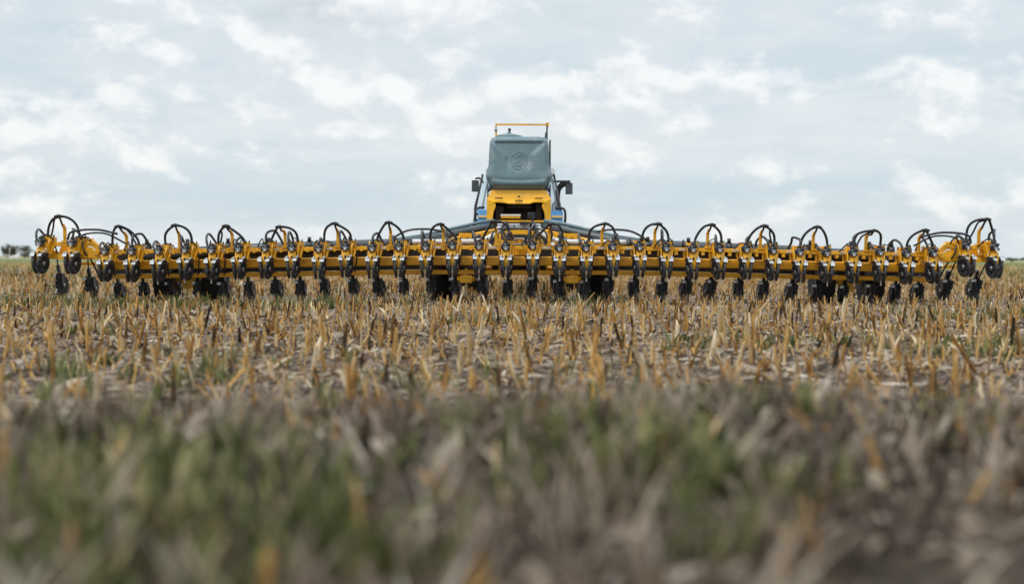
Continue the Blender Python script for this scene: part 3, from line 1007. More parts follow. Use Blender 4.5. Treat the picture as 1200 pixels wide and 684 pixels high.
EZ = 2.872
eb.tube([on_face(0.166 * math.cos(a), EZ + 0.178 * math.sin(a)) for a in np.linspace(0, 2 * math.pi, 41)], 0.009, 7, 0, False)
for s in (-1, 1):
    eb.tube([on_face(s * (0.112 - 0.03 * (2 * t - 1) ** 2), EZ - 0.115 + 0.23 * t) for t in np.linspace(0, 1, 12)], 0.009, 7)
    eb.tube([on_face(s * 0.035, EZ - 0.13 + 0.26 * t) for t in np.linspace(0, 1, 8)], 0.008, 7)
for (cz, rx, rz) in ((EZ + 0.065, 0.062, 0.055), (EZ - 0.055, 0.068, 0.062)):
    eb.tube([on_face(rx * math.cos(a), cz + rz * math.sin(a)) for a in np.linspace(0, 2 * math.pi, 25)], 0.0085, 7, 0, False)
for q in (-0.09, -0.03, 0.05, 0.1):
    eb.tube([on_face(-0.03, EZ + q), on_face(0.03, EZ + q)], 0.007, 6)
eb.build('emblem', M['hopper'], hopper)
# lid with its vent
b = MB()
b.lathe([(0.30, 0.0), (0.30, 0.03), (0.27, 0.05), (0.13, 0.085), (0.06, 0.095), (0.03, 0.13), (0.0, 0.13)], (-0.21, 0.62, 3.39), (0, 0, 1), 28)
b.tube([(-0.20, 0.62, 3.5), (-0.20, 0.62, 3.60)], [0.03, 0.012], 8, 1)
b.lathe([(0, 0), (0.035, 0.01), (0.03, 0.045), (0, 0.05)], (-0.20, 0.62, 3.55), (0, 0, 1), 10, 1)
b.build('lid', [M['hopper'], M['plastic']], hopper)
# handrail
b = MB()
b.bar((-0.485, 0.42, 3.655), (0.60, 0.42, 3.655), 0.03, 0.034, 0)
b.bar((-0.485, 0.42, 3.30), (-0.485, 0.42, 3.66), 0.026, 0.03, 0, 0, (0, 1, 0))
b.bar((0.60, 0.42, 3.64), (0.60, 1.15, 3.64), 0.03, 0.03, 0)
b.bar((-0.485, 0.42, 3.64), (-0.485, 1.15, 3.64), 0.03, 0.03, 0)
b.bar((0.60, 1.15, 3.3), (0.60, 1.15, 3.66), 0.03, 0.03, 0, 0, (0, 1, 0))
b.bar((-0.485, 1.15, 3.3), (-0.485, 1.15, 3.66), 0.03, 0.03, 0, 0, (0, 1, 0))
b.box((0.60, 0.42, 3.665), (0.05, 0.06, 0.07), 0)
b.tube([(-0.485, 0.395, 3.52), (-0.485, 0.38, 3.58)], 0.03, 8, 1)
b.box((-0.485, 0.40, 3.555), (0.055, 0.03, 0.10), 1)
b.build('handrail', [M['yellow'], M['grey']], hopper)
b = MB()
b.bar((0.585, 0.42, 3.25), (0.585, 0.42, 3.70), 0.035, 0.03, 0, 0, (0, 1, 0))
b.bar((0.545, 0.50, 3.25), (0.575, 0.48, 3.50), 0.05, 0.03, 0, 0, (0, 1, 0))
for s in (0.645, 0.645):
    pass
b.bar((0.655, 0.5, 2.6), (0.655, 0.5, 3.35), 0.03, 0.03, 0, 0, (0, 1, 0))
b.bar((0.655, 0.8, 2.6), (0.655, 0.8, 3.35), 0.03, 0.03, 0, 0, (0, 1, 0))
for q in range(4):
    b.bar((0.655, 0.5, 2.7 + 0.18 * q), (0.655, 0.8, 2.7 + 0.18 * q), 0.02, 0.02, 0)
b.build('ladder', M['slate'], hopper)

# yellow housing below the hopper, open at the back
YB = -0.03
hs = MB()
zt, zb = 2.272, 1.635
# slanted brow
brow = [(-0.565, 2.272), (0.565, 2.272), (0.665, 2.085), (0.665, 1.92), (0.50, 2.015), (0.27, 2.02), (0.24, 1.99), (0.10, 1.985), (-0.10, 1.985), (-0.24, 1.99), (-0.27, 2.02), (-0.50, 2.015), (-0.665, 1.92), (-0.665, 2.085)]


def yb(z):
    return YB + 0.14 * sst(2.07, 2.27, z) + 0.0


fv = [(u, yb(z) + (0.08 if abs(u) > 0.6 else 0.0), z) for u, z in brow]
bv = [(u, 0.5, z) for u, z in brow]
k = len(brow)
# front skin split into flat facets
hs.add(fv, [(0, 13, 2, 1), (13, 12, 11), (13, 11, 10, 9), (13, 9, 8, 7), (13, 7, 6, 2), (6, 5, 4, 2), (4, 3, 2)], 0)
hs.add(fv + bv, [(i, k + i, k + (i + 1) % k, (i + 1) % k) for i in range(k)], 0)
for s in (-1, 1):
    out_ = [(s * 0.665, 1.92), (s * 0.50, 2.015), (s * 0.475, 1.94), (s * 0.53, 1.80), (s * 0.545, 1.65), (s * 0.665, 1.65)]
    fr = [(u, YB + (0.08 if abs(u) > 0.6 else 0.012), z) for u, z in out_]
    bk = [(u, 0.45, z) for u, z in out_]
    hs.add(fr + bk, [tuple(range(6))] + [(i, 6 + i, 6 + (i + 1) % 6, (i + 1) % 6) for i in range(6)], 0)
    hs.box((s * 0.655, 0.75, 1.95), (0.02, 0.8, 0.6), 0)
hs.box((0, 0.35, 1.625), (1.30, 0.75, 0.035), 0)
housing = hs.build('hopper_housing', M['yellow2'], planter, (0, HY, 0))
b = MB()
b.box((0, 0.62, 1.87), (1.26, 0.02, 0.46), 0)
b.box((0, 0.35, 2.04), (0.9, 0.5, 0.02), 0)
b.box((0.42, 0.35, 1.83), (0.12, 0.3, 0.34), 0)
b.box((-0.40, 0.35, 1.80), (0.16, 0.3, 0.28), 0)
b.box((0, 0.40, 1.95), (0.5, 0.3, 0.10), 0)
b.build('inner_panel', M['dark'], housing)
for (u, z, w_, h_) in ((-0.41, 2.095, 0.16, 0.024), (0.41, 2.095, 0.16, 0.024), (0.0, 2.045, 0.16, 0.02), (0.0, 2.135, 0.05, 0.03)):
    MB().box((u, yb(z) - 0.002, z), (w_, 0.02, h_), 0).build('slot', M['dark'], housing)
b = MB()
b.box((-0.17, 0.05, 1.725), (0.40, 0.10, 0.085), 0, None, 0.01)
b.box((-0.17, -0.004, 1.757), (0.42, 0.006, 0.018), 1)
for q in range(12):
    b.box((-0.365 + q * 0.0355, -0.006, 1.737), (0.018, 0.006, 0.020), 1)
b.build('metering_roller', [M['yellow2'], M['stripe']], housing)
b = MB()
b.box((0.26, 0.04, 1.745), (0.16, 0.10, 0.13), 0, None, 0.012)
b.tube([(0.26, -0.03, 1.76), (0.26, 0.0, 1.76)], 0.03, 10, 0)
b.tube(curve_pts([(0.27, 0.0, 1.70), (0.28, -0.3, 1.62), (0.27, -0.9, 1.48)], 6), 0.024, 8, 0)
b.build('control_box', M['plastic'], housing)
for s in (-1, 1):
    MB().prism([(s * 0.655, 2.26), (s * 0.60, 2.30), (s * 0.665, 2.42), (s * 0.655, 2.1)], 1, 0.10, 0.9).build('hopper_bracket', M['slate'], planter, (0, HY, 0))
    MB().bar((s * 0.45, 0.5, 1.2), (s * 0.45, 0.5, 1.60), 0.12, 0.12, 0, 0, (0, 1, 0)).build('hopper_leg', M['slate'], planter, (0, HY, 0))

# ------------------------------------------------------------------ tractor
TY = 31.4
tr = bpy.data.objects.new('tractor', None)
COL.objects.link(tr)
tr.location = (0.19, TY, 0)
tag(tr, 'blue tractor with glass cab and two side mirrors, mostly hidden behind the grey hopper', 'tractor')
b = MB()
# cab posts and roof
base = [(-1.09, -0.9, 1.75), (0.98, -0.9, 1.75), (0.98, 1.0, 1.75), (-0.98, 1.0, 1.75)]
topc = [(-0.90, -0.75, 2.86), (0.80, -0.75, 2.86), (0.80, 0.75, 2.86), (-0.80, 0.75, 2.86)]
for p, q in zip(base, topc):
    b.tube([p, (p[0] * 0.985, p[1], 2.0), q], 0.026, 8)
for ring_ in (base,):
    for i in range(4):
        b.bar(ring_[i], ring_[(i + 1) % 4], 0.06, 0.06, 0)
cab = b.build('cab_frame', M['plastic'], tr)
b = MB()
b.box((0, 0, 2.93), (1.66, 1.7, 0.14), 0, None, 0.05)
b.build('cab_roof', M['white'], tr)
for i in range(4):
    a, c = i, (i + 1) % 4
    b = MB()
    vs = [Vector(base[a]), Vector(base[c]), Vector(topc[c]), Vector(topc[a])]
    cen = sum(vs, Vector()) / 4
    nrm = (vs[1] - vs[0]).cross(vs[3] - vs[0]).normalized() * 0.004
    vs = [cen + (v_ - cen) * 0.965 for v_ in vs]
    b.add([v_ + nrm for v_ in vs] + [v_ - nrm for v_ in vs], [(0, 1, 2, 3), (7, 6, 5, 4), (0, 4, 5, 1), (1, 5, 6, 2), (2, 6, 7, 3), (3, 7, 4, 0)], 0)
    b.build('window_pane', M['glass'], tr)
b = MB()
b.box((0, 0.0, 1.42), (1.5, 1.9, 0.5), 1, None, 0.06)
b.box((0, 2.3, 1.45), (0.95, 2.6, 0.75), 0, None, 0.1)
b.box((0, 1.4, 0.9), (0.7, 4.6, 0.5), 1)
b.build('body', [M['blue'], M['dark']], tr)
b = MB()
b.box((0, 0.0, 1.95), (0.55, 0.5, 0.35), 0, None, 0.05)
b.box((0, -0.2, 2.25), (0.5, 0.14, 0.6), 0, None, 0.04)
b.build('driver_seat', M['dark'], tr)
for s in (-1, 1):
    b = MB()
    th = [R(25 + 130 * i / 9) for i in range(10)]
    vs = []
    for ro in (1.0, 0.94):
        for a in th:
            for x in (0.68, 1.01):
                vs.append((s * x, -0.05 + ro * 1.06 * math.cos(a), 0.92 + ro * 1.13 * math.sin(a)))
    fs = []
    for i in range(9):
        fs += [(i * 2, i * 2 + 1, i * 2 + 3, i * 2 + 2), (20 + i * 2, 20 + i * 2 + 2, 20 + i * 2 + 3, 20 + i * 2 + 1), (i * 2, i * 2 + 2, 22 + i * 2, 20 + i * 2),
               (i * 2 + 1, 21 + i * 2, 23 + i * 2, i * 2 + 3)]
    fs += [(0, 20, 21, 1), (18, 19, 39, 38)]
    b.add(vs, fs, 0)
    b.box((s * 0.84, -0.98, 1.78), (0.34, 0.10, 0.42), 0, None, 0.04)
    fen = b.build('fender', M['blue'], tr)
    b = MB()
    b.box((s * 0.87, -1.045, 1.845), (0.26, 0.03, 0.05), 0)
    b.build('tail_lamp', M['lamp'], fen)
    b = MB()
    b.tube(curve_pts([(s * 1.05, -0.95, 1.55), (s * 1.07, -0.96, 1.88), (s * 1.03, -0.95, 2.03), (s * 0.85, -0.92, 2.07)], 6), 0.03, 8)
    b.build('fender_rail', M['plastic'], fen)
    tb, rb = lug_wheel('rear_wheel', s, 0, 0.82, 0.50, 22, None)
    wo = rb.build('rear_wheel', M['white'], tr, (s * 1.21, -0.05, 0.815))
    tb.build('tyre', M['tyre'], wo)
    tb, rb = lug_wheel('front_wheel', s, 0, 0.60, 0.42, 20, None)
    wo = rb.build('front_wheel', M['white'], tr, (s * 1.05, 3.0, 0.595))
    tb.build('tyre', M['tyre'], wo)
    # side mirrors on their arms
    b = MB()
    xo = 1.08 if s < 0 else 1.17
    if s < 0:
        b.tube(curve_pts([(-0.88, -0.6, 2.66), (-0.98, -0.62, 2.77), (-1.08, -0.64, 2.76)], 6), 0.025, 8)
    else:
        b.bar((0.72, -0.6, 2.70), (1.2, -0.64, 2.70), 0.06, 0.05, 0)
        b.tube([(1.17, -0.64, 2.72), (1.17, -0.64, 2.64)], 0.03, 8)
    b.build('mirror_arm', M['plastic'], tr)
    b = MB()
    zc_ = 2.585 if s < 0 else 2.53
    b.box((s * xo, -0.62, zc_), (0.17, 0.10, 0.27), 0, None, 0.035)
    b.box((s * xo, -0.675, zc_), (0.14, 0.012, 0.22), 1)
    b.build('side_mirror', [M['plastic'], M['slate']], tr)
b = MB()
b.tube(curve_pts([(0.885, -0.55, 1.85), (0.89, -0.55, 2.30), (0.92, -0.55, 2.52), (1.02, -0.57, 2.63), (1.15, -0.58, 2.66)], 8), 0.07, 12)
b.tube([(0.885, -0.55, 1.75), (0.885, -0.55, 1.95)], 0.08, 12)
b.tube([(0.78, -0.55, 1.9), (0.78, -0.55, 2.15), (0.84, -0.55, 2.2)], 0.03, 8)
b.build('exhaust_pipe', M['plastic'], tr)
b = MB()
b.tube([(-1.05, -0.92, 1.74), (-1.10, -0.95, 1.66), (-1.06, -0.95, 1.58)], 0.05, 8)
b.tube(curve_pts([(-0.98, -0.93, 1.85), (-1.08, -0.95, 2.0), (-1.02, -0.92, 2.3), (-0.93, -0.85, 2.66)], 6), 0.022, 8)
b.build('grab_handle', M['plastic'], tr)


# ------------------------------------------------------------------ vegetation templates (all quads)
def strip(pts, w_, twist, tint0):
    """flat ribbon through pts with half-widths w_; returns verts, quads"""
    pts = np.array(pts, float)
    k = len(pts)
    d = np.gradient(pts, axis=0)
    d /= np.linalg.norm(d, axis=1)[:, None] + 1e-9
    tw = np.array(twist, float)
    s_ = np.stack([np.cos(tw), np.sin(tw), np.zeros(k)], 1)
    s_ -= d * (s_ * d).sum(1)[:, None]
    s_ /= np.linalg.norm(s_, axis=1)[:, None] + 1e-9
    w_ = np.array(w_)[:, None]
    v = np.concatenate([pts - s_ * w_, pts + s_ * w_])
    q = np.array([(i, i + 1, k + i + 1, k + i) for i in range(k - 1)])
    return v, q, np.full(len(v), tint0)


def join(parts):
    vs, qs, ts = [], [], []
    o = 0
    for v, q, t in parts:
        vs.append(v)
        qs.append(q + o)
        ts.append(t)
        o += len(v)
    return np.concatenate(vs), np.concatenate(qs), np.concatenate(ts)


def stalk_template(r_, detail=True):
    h = r_.uniform(0.14, 0.30)
    rad = r_.uniform(0.008, 0.0145)
    lean = r_.normal(0, 0.03, 2)
    bend = r_.normal(0, 0.035, 2)
    seg = 6 if detail else 4
    lev = 6 if detail else 2
    base_t = float(np.clip(r_.normal(0.50, 0.24), 0.05, 0.95))
    face_t = r_.normal(0, 0.16, seg)
    parts = []
    rings, tints = [], []
    for i in range(lev):
        t = i / (lev - 1)
        c = np.array([lean[0] * t * h * 2 + bend[0] * t * t * h, lean[1] * t * h * 2 + bend[1] * t * t * h, h * t - 0.02])
        rr = rad * (1.12 - 0.25 * t) * (1 + 0.18 * (i % 2))
        for j in range(seg):
            a = 2 * np.pi * j / seg
            jag = (r_.uniform(-0.03, 0.015) if i == lev - 1 else 0.0)
            rings.append(c + np.array([rr * np.cos(a), rr * np.sin(a), jag]))
            tints.append(base_t + face_t[j] + r_.normal(0, 0.06) - (0.16 if i == 0 else 0) - (0.10 if (i % 2 and i < lev - 1) else 0))
    v = np.array(rings)
    q = np.array([(i * seg + j, i * seg + (j + 1) % seg, (i + 1) * seg + (j + 1) % seg, (i + 1) * seg + j) for i in range(lev - 1) for j in range(seg)])
    parts.append((v, q, np.array(tints)))
    ns = r_.integers(1, 4) if detail else r_.integers(1, 3)
    for _ in range(ns):
        a = r_.uniform(0, 2 * np.pi)
        z0 = r_.uniform(0.02, 0.5) * h
        ln = r_.uniform(0.06, 0.17)
        k = 5 if detail else 3
        out = r_.uniform(0.01, 0.11)
        up = r_.uniform(-0.5, 0.9)
        pts = []
        for i in range(k):
            t = i / (k - 1)
            x = rad * 0.9 + out * t * t
            z = z0 + ln * (t * 0.9 if up > 0 else t * 0.9 - 1.35 * t * t)
            z = max(z, 0.004 + 0.01 * r_.random())
            cx = lean[0] * z * 2
            cy = lean[1] * z * 2
            pts.append((cx + x * np.cos(a), cy + x * np.sin(a), z))
        tw = a + np.pi / 2 + np.linspace(0, r_.normal(0, 0.7), k)
        wd = np.array([0.012, 0.014, 0.012, 0.009, 0.003] if detail else [0.017, 0.018, 0.008])
        parts.append(strip(pts, wd * r_.uniform(0.7, 1.2), tw, float(np.clip(base_t + r_.normal(0.08, 0.18), 0.05, 1))))
    return join(parts)


def far_stalk_template(r_):
    parts = []
    bt = float(np.clip(r_.normal(0.58, 0.16), 0.1, 0.95))
    h = r_.uniform(0.15, 0.32)
    for i in range(3):
        a = r_.uniform(0, 3.14)
        l = r_.normal(0, 0.05, 2)
        o = r_.normal(0, 0.03, 2)
        parts.append(strip([(o[0], o[1], 0), (o[0] + l[0], o[1] + l[1], h * (1 if i == 0 else r_.uniform(0.3, 0.9)))], [0.02, 0.013], [a, a], bt + r_.normal(0, 0.1)))
    return join(parts)


def leaf_template(r_, size=1.0):
    """dry maize leaf lying on the soil"""
    ln = r_.uniform(0.12, 0.36) * size
    k = 5
    w0 = r_.uniform(0.010, 0.026) * size
    c = r_.normal(0, 0.25)
    lift = r_.uniform(0.0, 0.05) * size
    pts = []
    for i in range(k):
        t = i / (k - 1) - 0.5
        pts.append((ln * t, c * ln * (t * t - 0.1), 0.006 + lift * (1 - 4 * t * t) * r_.uniform(0.5, 1.2) + 0.012 * r_.random()))
    tw = np.pi / 2 + np.linspace(0, r_.normal(0, 0.5), k)
    v, q, t = strip(pts, w0 * np.array([0.6, 1.0, 1.0, 0.8, 0.2]), tw, float(np.clip(r_.normal(0.55, 0.22), 0.05, 1)))
    n_ = len(v) // 2
    v[n_:, 2] += r_.uniform(0, 0.02) * size          # a slight roll
    return v, q, t


def grass_template(r_, blades, hmin, hmax, wmul=1.0, dead=0.2, broad=False):
    parts = []
    for _ in range(blades):
        a = r_.uniform(0, 2 * np.pi)
        h = r_.uniform(hmin, hmax)
        out = r_.uniform(0.15, 0.8) * h
        o = r_.normal(0, 0.025, 2)
        pts = []
        k = 4
        for i in range(k):
            t = i / (k - 1)
            pts.append((o[0] + out * t ** 1.6 * np.cos(a), o[1] + out * t ** 1.6 * np.sin(a), h * (t - 0.25 * t * t * (out / h))))
        ww = (np.array([0.4, 1.0, 0.8, 0.1]) * 0.014 if broad else np.array([0.8, 1.0, 0.7, 0.1]) * 0.0045) * wmul
        tint = 1.0 - r_.uniform(0, 0.12) if r_.random() < dead else float(np.clip(r_.normal(0.45, 0.2), 0, 0.85))
        parts.append(strip(pts, ww, a + np.pi / 2 + np.linspace(0, r_.normal(0, 0.6), k), tint))
    return join(parts)


def scatter(temps, which, pos, rz, sc, tilt=None, dt=None):
    """instances of quad templates baked to one vertex / quad array"""
    V, Q, T = [], [], []
    off = 0
    for ti, (v, q, t) in enumerate(temps):
        sel = np.nonzero(which == ti)[0]
        if not len(sel):
            continue
        c, s_ = np.cos(rz[sel]), np.sin(rz[sel])
        k = sc[sel]
        x = (v[None, :, 0] * c[:, None] - v[None, :, 1] * s_[:, None]) * k[:, None]
        y = (v[None, :, 0] * s_[:, None] + v[None, :, 1] * c[:, None]) * k[:, None]
        z = np.repeat(v[None, :, 2], len(sel), 0) * k[:, None]
        if tilt is not None:
            x = x + z * tilt[sel, 0:1]
            y = y + z * tilt[sel, 1:2]
        P = np.stack([x + pos[sel, 0:1], y + pos[sel, 1:2], z + pos[sel, 2:3]], -1).reshape(-1, 3)
        tt = np.repeat(t[None], len(sel), 0)
        if dt is not None:
            tt = tt + dt[sel][:, None]
        V.append(P)
        T.append(np.clip(tt, 0, 1).reshape(-1))
        Q.append((q[None] + (np.arange(len(sel)) * len(v))[:, None, None]).reshape(-1, 4) + off)
        off += len(P)
    return np.concatenate(V), np.concatenate(Q), np.concatenate(T)


SIDE = 3.4                     # growth carries on this far beyond both edges of the view


def wedge(nn, d0, d1, margin=1.12, power=1.0):
    """points over the ground between two distances, nn of them inside the lens's own view"""
    def ratio(d):
        return (0.4 * d * margin + SIDE) / (0.4 * d * margin + 0.4)
    kk = ratio(d0)
    m_ = int(nn * kk)
    d = np.sqrt(rng.uniform(d0 * d0, d1 * d1, m_)) if power == 1.0 else d0 * (d1 / d0) ** rng.uniform(0, 1, m_)
    d = d[rng.random(m_) < ratio(d) / kk]
    x = rng.uniform(-1, 1, len(d)) * (0.4 * d * margin + SIDE)
    return np.stack([x, d], 1)


def fbm(x, y, s_, seed):
    r_ = np.random.default_rng(seed)
    out_ = np.zeros_like(x)
    amp = 1.0
    for o in range(4):
        for _ in range(3):
            a = r_.uniform(0, 2 * np.pi)
            ph = r_.uniform(0, 2 * np.pi)
            out_ += amp * np.sin((x * np.cos(a) + y * np.sin(a)) * s_ + ph) / 3
        amp *= 0.55
        s_ *= 2.1
    return out_


def with_z(p):
    return np.stack([p[:, 0], p[:, 1], ground_z(p[:, 0], p[:, 1])], 1)


# --- corn stalk stumps along drill rows
def row_points(d0, d1, row, step, ang):
    ca, sa = math.cos(ang), math.sin(ang)
    ext = d1 * 1.2
    a = np.arange(-ext, ext, row)
    b_ = np.arange(-ext, ext, step)
    A, B = np.meshgrid(a, b_)
    A = A.ravel() + rng.normal(0, 0.07, A.size)
    B = B.ravel() + rng.normal(0, 0.07, B.size)
    x = A * ca - B * sa
    y = A * sa + B * ca
    ok = (y > d0) & (y < d1) & (np.abs(x) < 0.4 * y * 1.12 + SIDE)
    ok &= rng.random(x.size) < 0.80
    return np.stack([x[ok], y[ok]], 1)


stalk_t = [stalk_template(np.random.default_rng(300 + i)) for i in range(26)]
p = row_points(6.6, 62, 0.64, 0.17, R(62))
# leave the soil bare just below the machine's wheels
ru_ = (np.abs(np.abs(p[:, 0] - MX) - 1.51) < 0.30) & (np.abs(p[:, 1] - 26.0) < 0.5)
p = p[~ru_]
p = p[rng.random(len(p)) > 0.38 * np.clip((12.5 - p[:, 1]) / 4.0, 0, 1)]
p = p[np.argsort(p[:, 1])]
N_IND = 300
inview = np.abs(p[:, 0]) < 0.4 * p[:, 1] * 0.985
near_idx = np.nonzero(inview & (p[:, 1] > 7.1))[0][:N_IND]
mask = np.zeros(len(p), bool)
mask[near_idx] = True
stalk_me = [quad_mesh('corn_stalk', v, q, M['stalk'], t) for v, q, t in stalk_t]
pz = with_z(p)
first = None
for j, i in enumerate(near_idx):
    if first is None:
        o = link('corn_stalk', stalk_me[0])
        tag(o, 'dry cut corn stalk standing in the front rows of stubble', 'corn stalk', 'cut corn stalks in the front rows of stubble')
        first = o
    else:
        o = first.copy()
        COL.objects.link(o)
        o.data = stalk_me[int(rng.integers(0, len(stalk_me)))]
    o.location = pz[i]
    s_ = float(np.clip(rng.normal(1.0, 0.2), 0.5, 1.45))
    o.scale = (s_, s_, s_)
    tl_ = 0.10 if rng.random() > 0.12 else 0.42
    o.rotation_euler = (rng.normal(0, tl_), rng.normal(0, tl_), rng.uniform(0, 6.28))
rest = pz[~mask]
sd_ = np.clip((np.abs(rest[:, 0]) / rest[:, 1] - 0.27) * 7, 0, 1) * np.clip((rest[:, 1] - 30) / 15, 0, 1)
rest = rest[rng.random(len(rest)) > 0.6 * sd_]
by_m = np.clip(1 - np.abs(rest[:, 1] - 23.0) / 4.5, 0, 1)
rest = rest[rng.random(len(rest)) > 0.3 * np.clip(1 - np.abs(rest[:, 1] - 24.0) / 3, 0, 1)]
by_m = np.clip(1.6 - np.abs(rest[:, 1] - 23.0) / 3.0, 0, 1)
k = len(rest)
v, q, t = scatter(stalk_t, rng.integers(0, len(stalk_t), k), rest, rng.uniform(0, 6.28, k), np.clip(rng.normal(1.0, 0.22, k), 0.45, 1.5) * (1 - 0.30 * by_m), rng.normal(0, 0.11, (k, 2)) * np.where(rng.random((k, 1)) < 0.12, 4, 1), rng.normal(0, 0.08, k) + np.clip((rest[:, 1] - 25) / 40, 0, 1) * 0.10)
tag(link('corn_stubble', quad_mesh('corn_stubble', v, q, M['stalk'], t)), 'tan and orange corn stubble covering the field behind the front rows', 'stubble', kind='stuff')
far_t = [far_stalk_template(np.random.default_rng(500 + i)) for i in range(16)]
p = with_z(wedge(24000, 60, 150))
g = fbm(p[:, 0] * 0.25, p[:, 1], 0.11, 7)
sd_ = np.clip((np.abs(p[:, 0]) / p[:, 1] - 0.24) * 6, 0, 1)
p = p[((g < 0.2) | (rng.random(len(p)) < 0.12)) & (rng.random(len(p)) > 0.85 * sd_)]
k = len(p)
v, q, t = scatter(far_t, rng.integers(0, len(far_t), k), p, rng.uniform(0, 6.28, k), rng.uniform(0.8, 1.3, k), None, rng.normal(0.14, 0.1, k))
tag(link('far_stubble', quad_mesh('far_stubble', v, q, M['stalk'], t)), 'pale tan stubble far out in the field beyond the machine', 'stubble', kind='stuff')

# --- dry leaf litter
leaf_t = [leaf_template(np.random.default_rng(700 + i)) for i in range(24)]
p = np.concatenate([wedge(15500, 4.8, 18), wedge(12000, 18, 45)])
p = with_z(p)
k = len(p)
v, q, t = scatter(leaf_t, rng.integers(0, len(leaf_t), k), p, rng.uniform(0, 6.28, k), rng.uniform(0.35, 1.15, k), None, rng.normal(-0.04, 0.18, k))
tag(link('leaf_litter', quad_mesh('leaf_litter', v, q, M['residue'], t)), 'dry grey and straw coloured corn leaves lying on the soil', 'leaf litter', kind='stuff')

def straw_template(r_):
    """a few thin dry slivers sticking up at odd angles"""
    parts = []
    for _ in range(int(r_.integers(2, 5))):
        a = r_.uniform(0, 6.28)
        up = r_.uniform(0.1, 1.3)
        ln = r_.uniform(0.06, 0.22)
        o = r_.normal(0, 0.04, 2)
        pts = [(o[0] + ln * t * math.cos(up) * math.cos(a), o[1] + ln * t * math.cos(up) * math.sin(a), 0.005 + ln * t * math.sin(up) - 0.05 * t * t * ln) for t in (0, 0.35, 0.7, 1)]
        parts.append(strip(pts, np.array([0.7, 1, 0.8, 0.3]) * r_.uniform(0.003, 0.008), a + np.pi / 2 + np.linspace(0, r_.normal(0, 1), 4), float(np.clip(r_.normal(0.56, 0.25), 0.02, 1))))
    return join(parts)


straw_t = [straw_template(np.random.default_rng(820 + i)) for i in range(16)]
p = with_z(np.concatenate([wedge(2800, 5.8, 16), wedge(6500, 16, 50)]))
k = len(p)
v, q, t = scatter(straw_t, rng.integers(0, len(straw_t), k), p, rng.uniform(0, 6.28, k), rng.uniform(0.7, 1.3, k), None, rng.normal(0, 0.1, k))
tag(link('straw', quad_mesh('straw', v, q, M['stalk'], t)), 'thin broken straw slivers sticking up between the corn stalks', 'straw', kind='stuff')

# --- green weeds in the stubble
gr_t = [grass_template(np.random.default_rng(900 + i), 10, 0.07, 0.20, 1.3, 0.12) for i in range(8)] + \
       [grass_template(np.random.default_rng(940 + i), 9, 0.05, 0.14, 1.0, 0.05, True) for i in range(6)]
p = np.concatenate([wedge(2600, 6.8, 24), wedge(14000, 24, 100)])
g = fbm(p[:, 0], p[:, 1], 0.9, 21) + 0.8 * fbm(p[:, 0] * 0.4, p[:, 1], 0.16, 5)
side = np.clip((np.abs(p[:, 0]) / p[:, 1] - 0.2) * 6.0, 0, 1.0) * np.clip((p[:, 1] - 27) / 16, 0, 1) - 0.12 * (p[:, 1] < 24)
near_strip = np.exp(-((p[:, 1] - 7.9) / 0.8) ** 2) * 0.5
ok = (g + side + near_strip) > 0.55 + 0.35 * rng.random(len(p))
p = with_z(p[ok])
k = len(p)
v, q, t = scatter(gr_t, rng.integers(0, len(gr_t), k), p, rng.uniform(0, 6.28, k), rng.uniform(0.7, 1.5, k), None, rng.normal(0, 0.1, k))
tag(link('weeds', quad_mesh('weeds', v, q, M['green'], t)), 'low green weeds sprouting between the corn stalks', 'weeds', kind='stuff')
fw = [grass_template(np.random.default_rng(980 + i), 5, 0.10, 0.26, 5.0, 0.1) for i in range(6)]
p = wedge(9000, 70, 190)
g = fbm(p[:, 0] * 0.3, p[:, 1], 0.13, 9)
sd_ = np.clip((np.abs(p[:, 0]) / p[:, 1] - 0.24) * 6, 0, 1)
p = with_z(p[g + 1.2 * sd_ > 0.1 + 0.5 * rng.random(len(p))])
k = len(p)
v, q, t = scatter(fw, rng.integers(0, len(fw), k), p, rng.uniform(0, 6.28, k), rng.uniform(0.6, 1.1, k), None, rng.normal(0.30, 0.1, k))
tag(link('far_weeds', quad_mesh('far_weeds', v, q, M['green'], t)), 'strips of green regrowth far out in the field', 'weeds', kind='stuff')

# --- the grassy bank close to the lens
bank_t = [grass_template(np.random.default_rng(1100 + i), 11, 0.04, 0.14 if i % 3 else 0.19, 1.9, 0.22) for i in range(9)]
p = wedge(5600, 0.9, 6.4, 1.3)
g = fbm(p[:, 0], p[:, 1], 2.4, 31) - 0.35 * np.clip((p[:, 1] - 2.6) / 2.5, 0, 1)
g = g + 0.45 * np.exp(-((p[:, 0] / p[:, 1] + 0.22) / 0.14) ** 2) + 0.25 * np.exp(-((p[:, 0] / p[:, 1] - 0.12) / 0.10) ** 2) + 0.35 * np.exp(-((p[:, 0] / p[:, 1] - 0.33) / 0.08) ** 2)
ok = 0.75 * g > 0.04 + 0.62 * rng.random(len(p))
p = with_z(p[ok])
k = len(p)
v, q, t = scatter(bank_t, rng.integers(0, len(bank_t), k), p, rng.uniform(0, 6.28, k), rng.uniform(0.5, 1.3, k), None, rng.normal(-0.06, 0.22, k))
tag(link('bank_grass', quad_mesh('bank_grass', v, q, M['green'], t)), 'blurred green grass tufts on the bank closest to the lens', 'grass', kind='stuff')


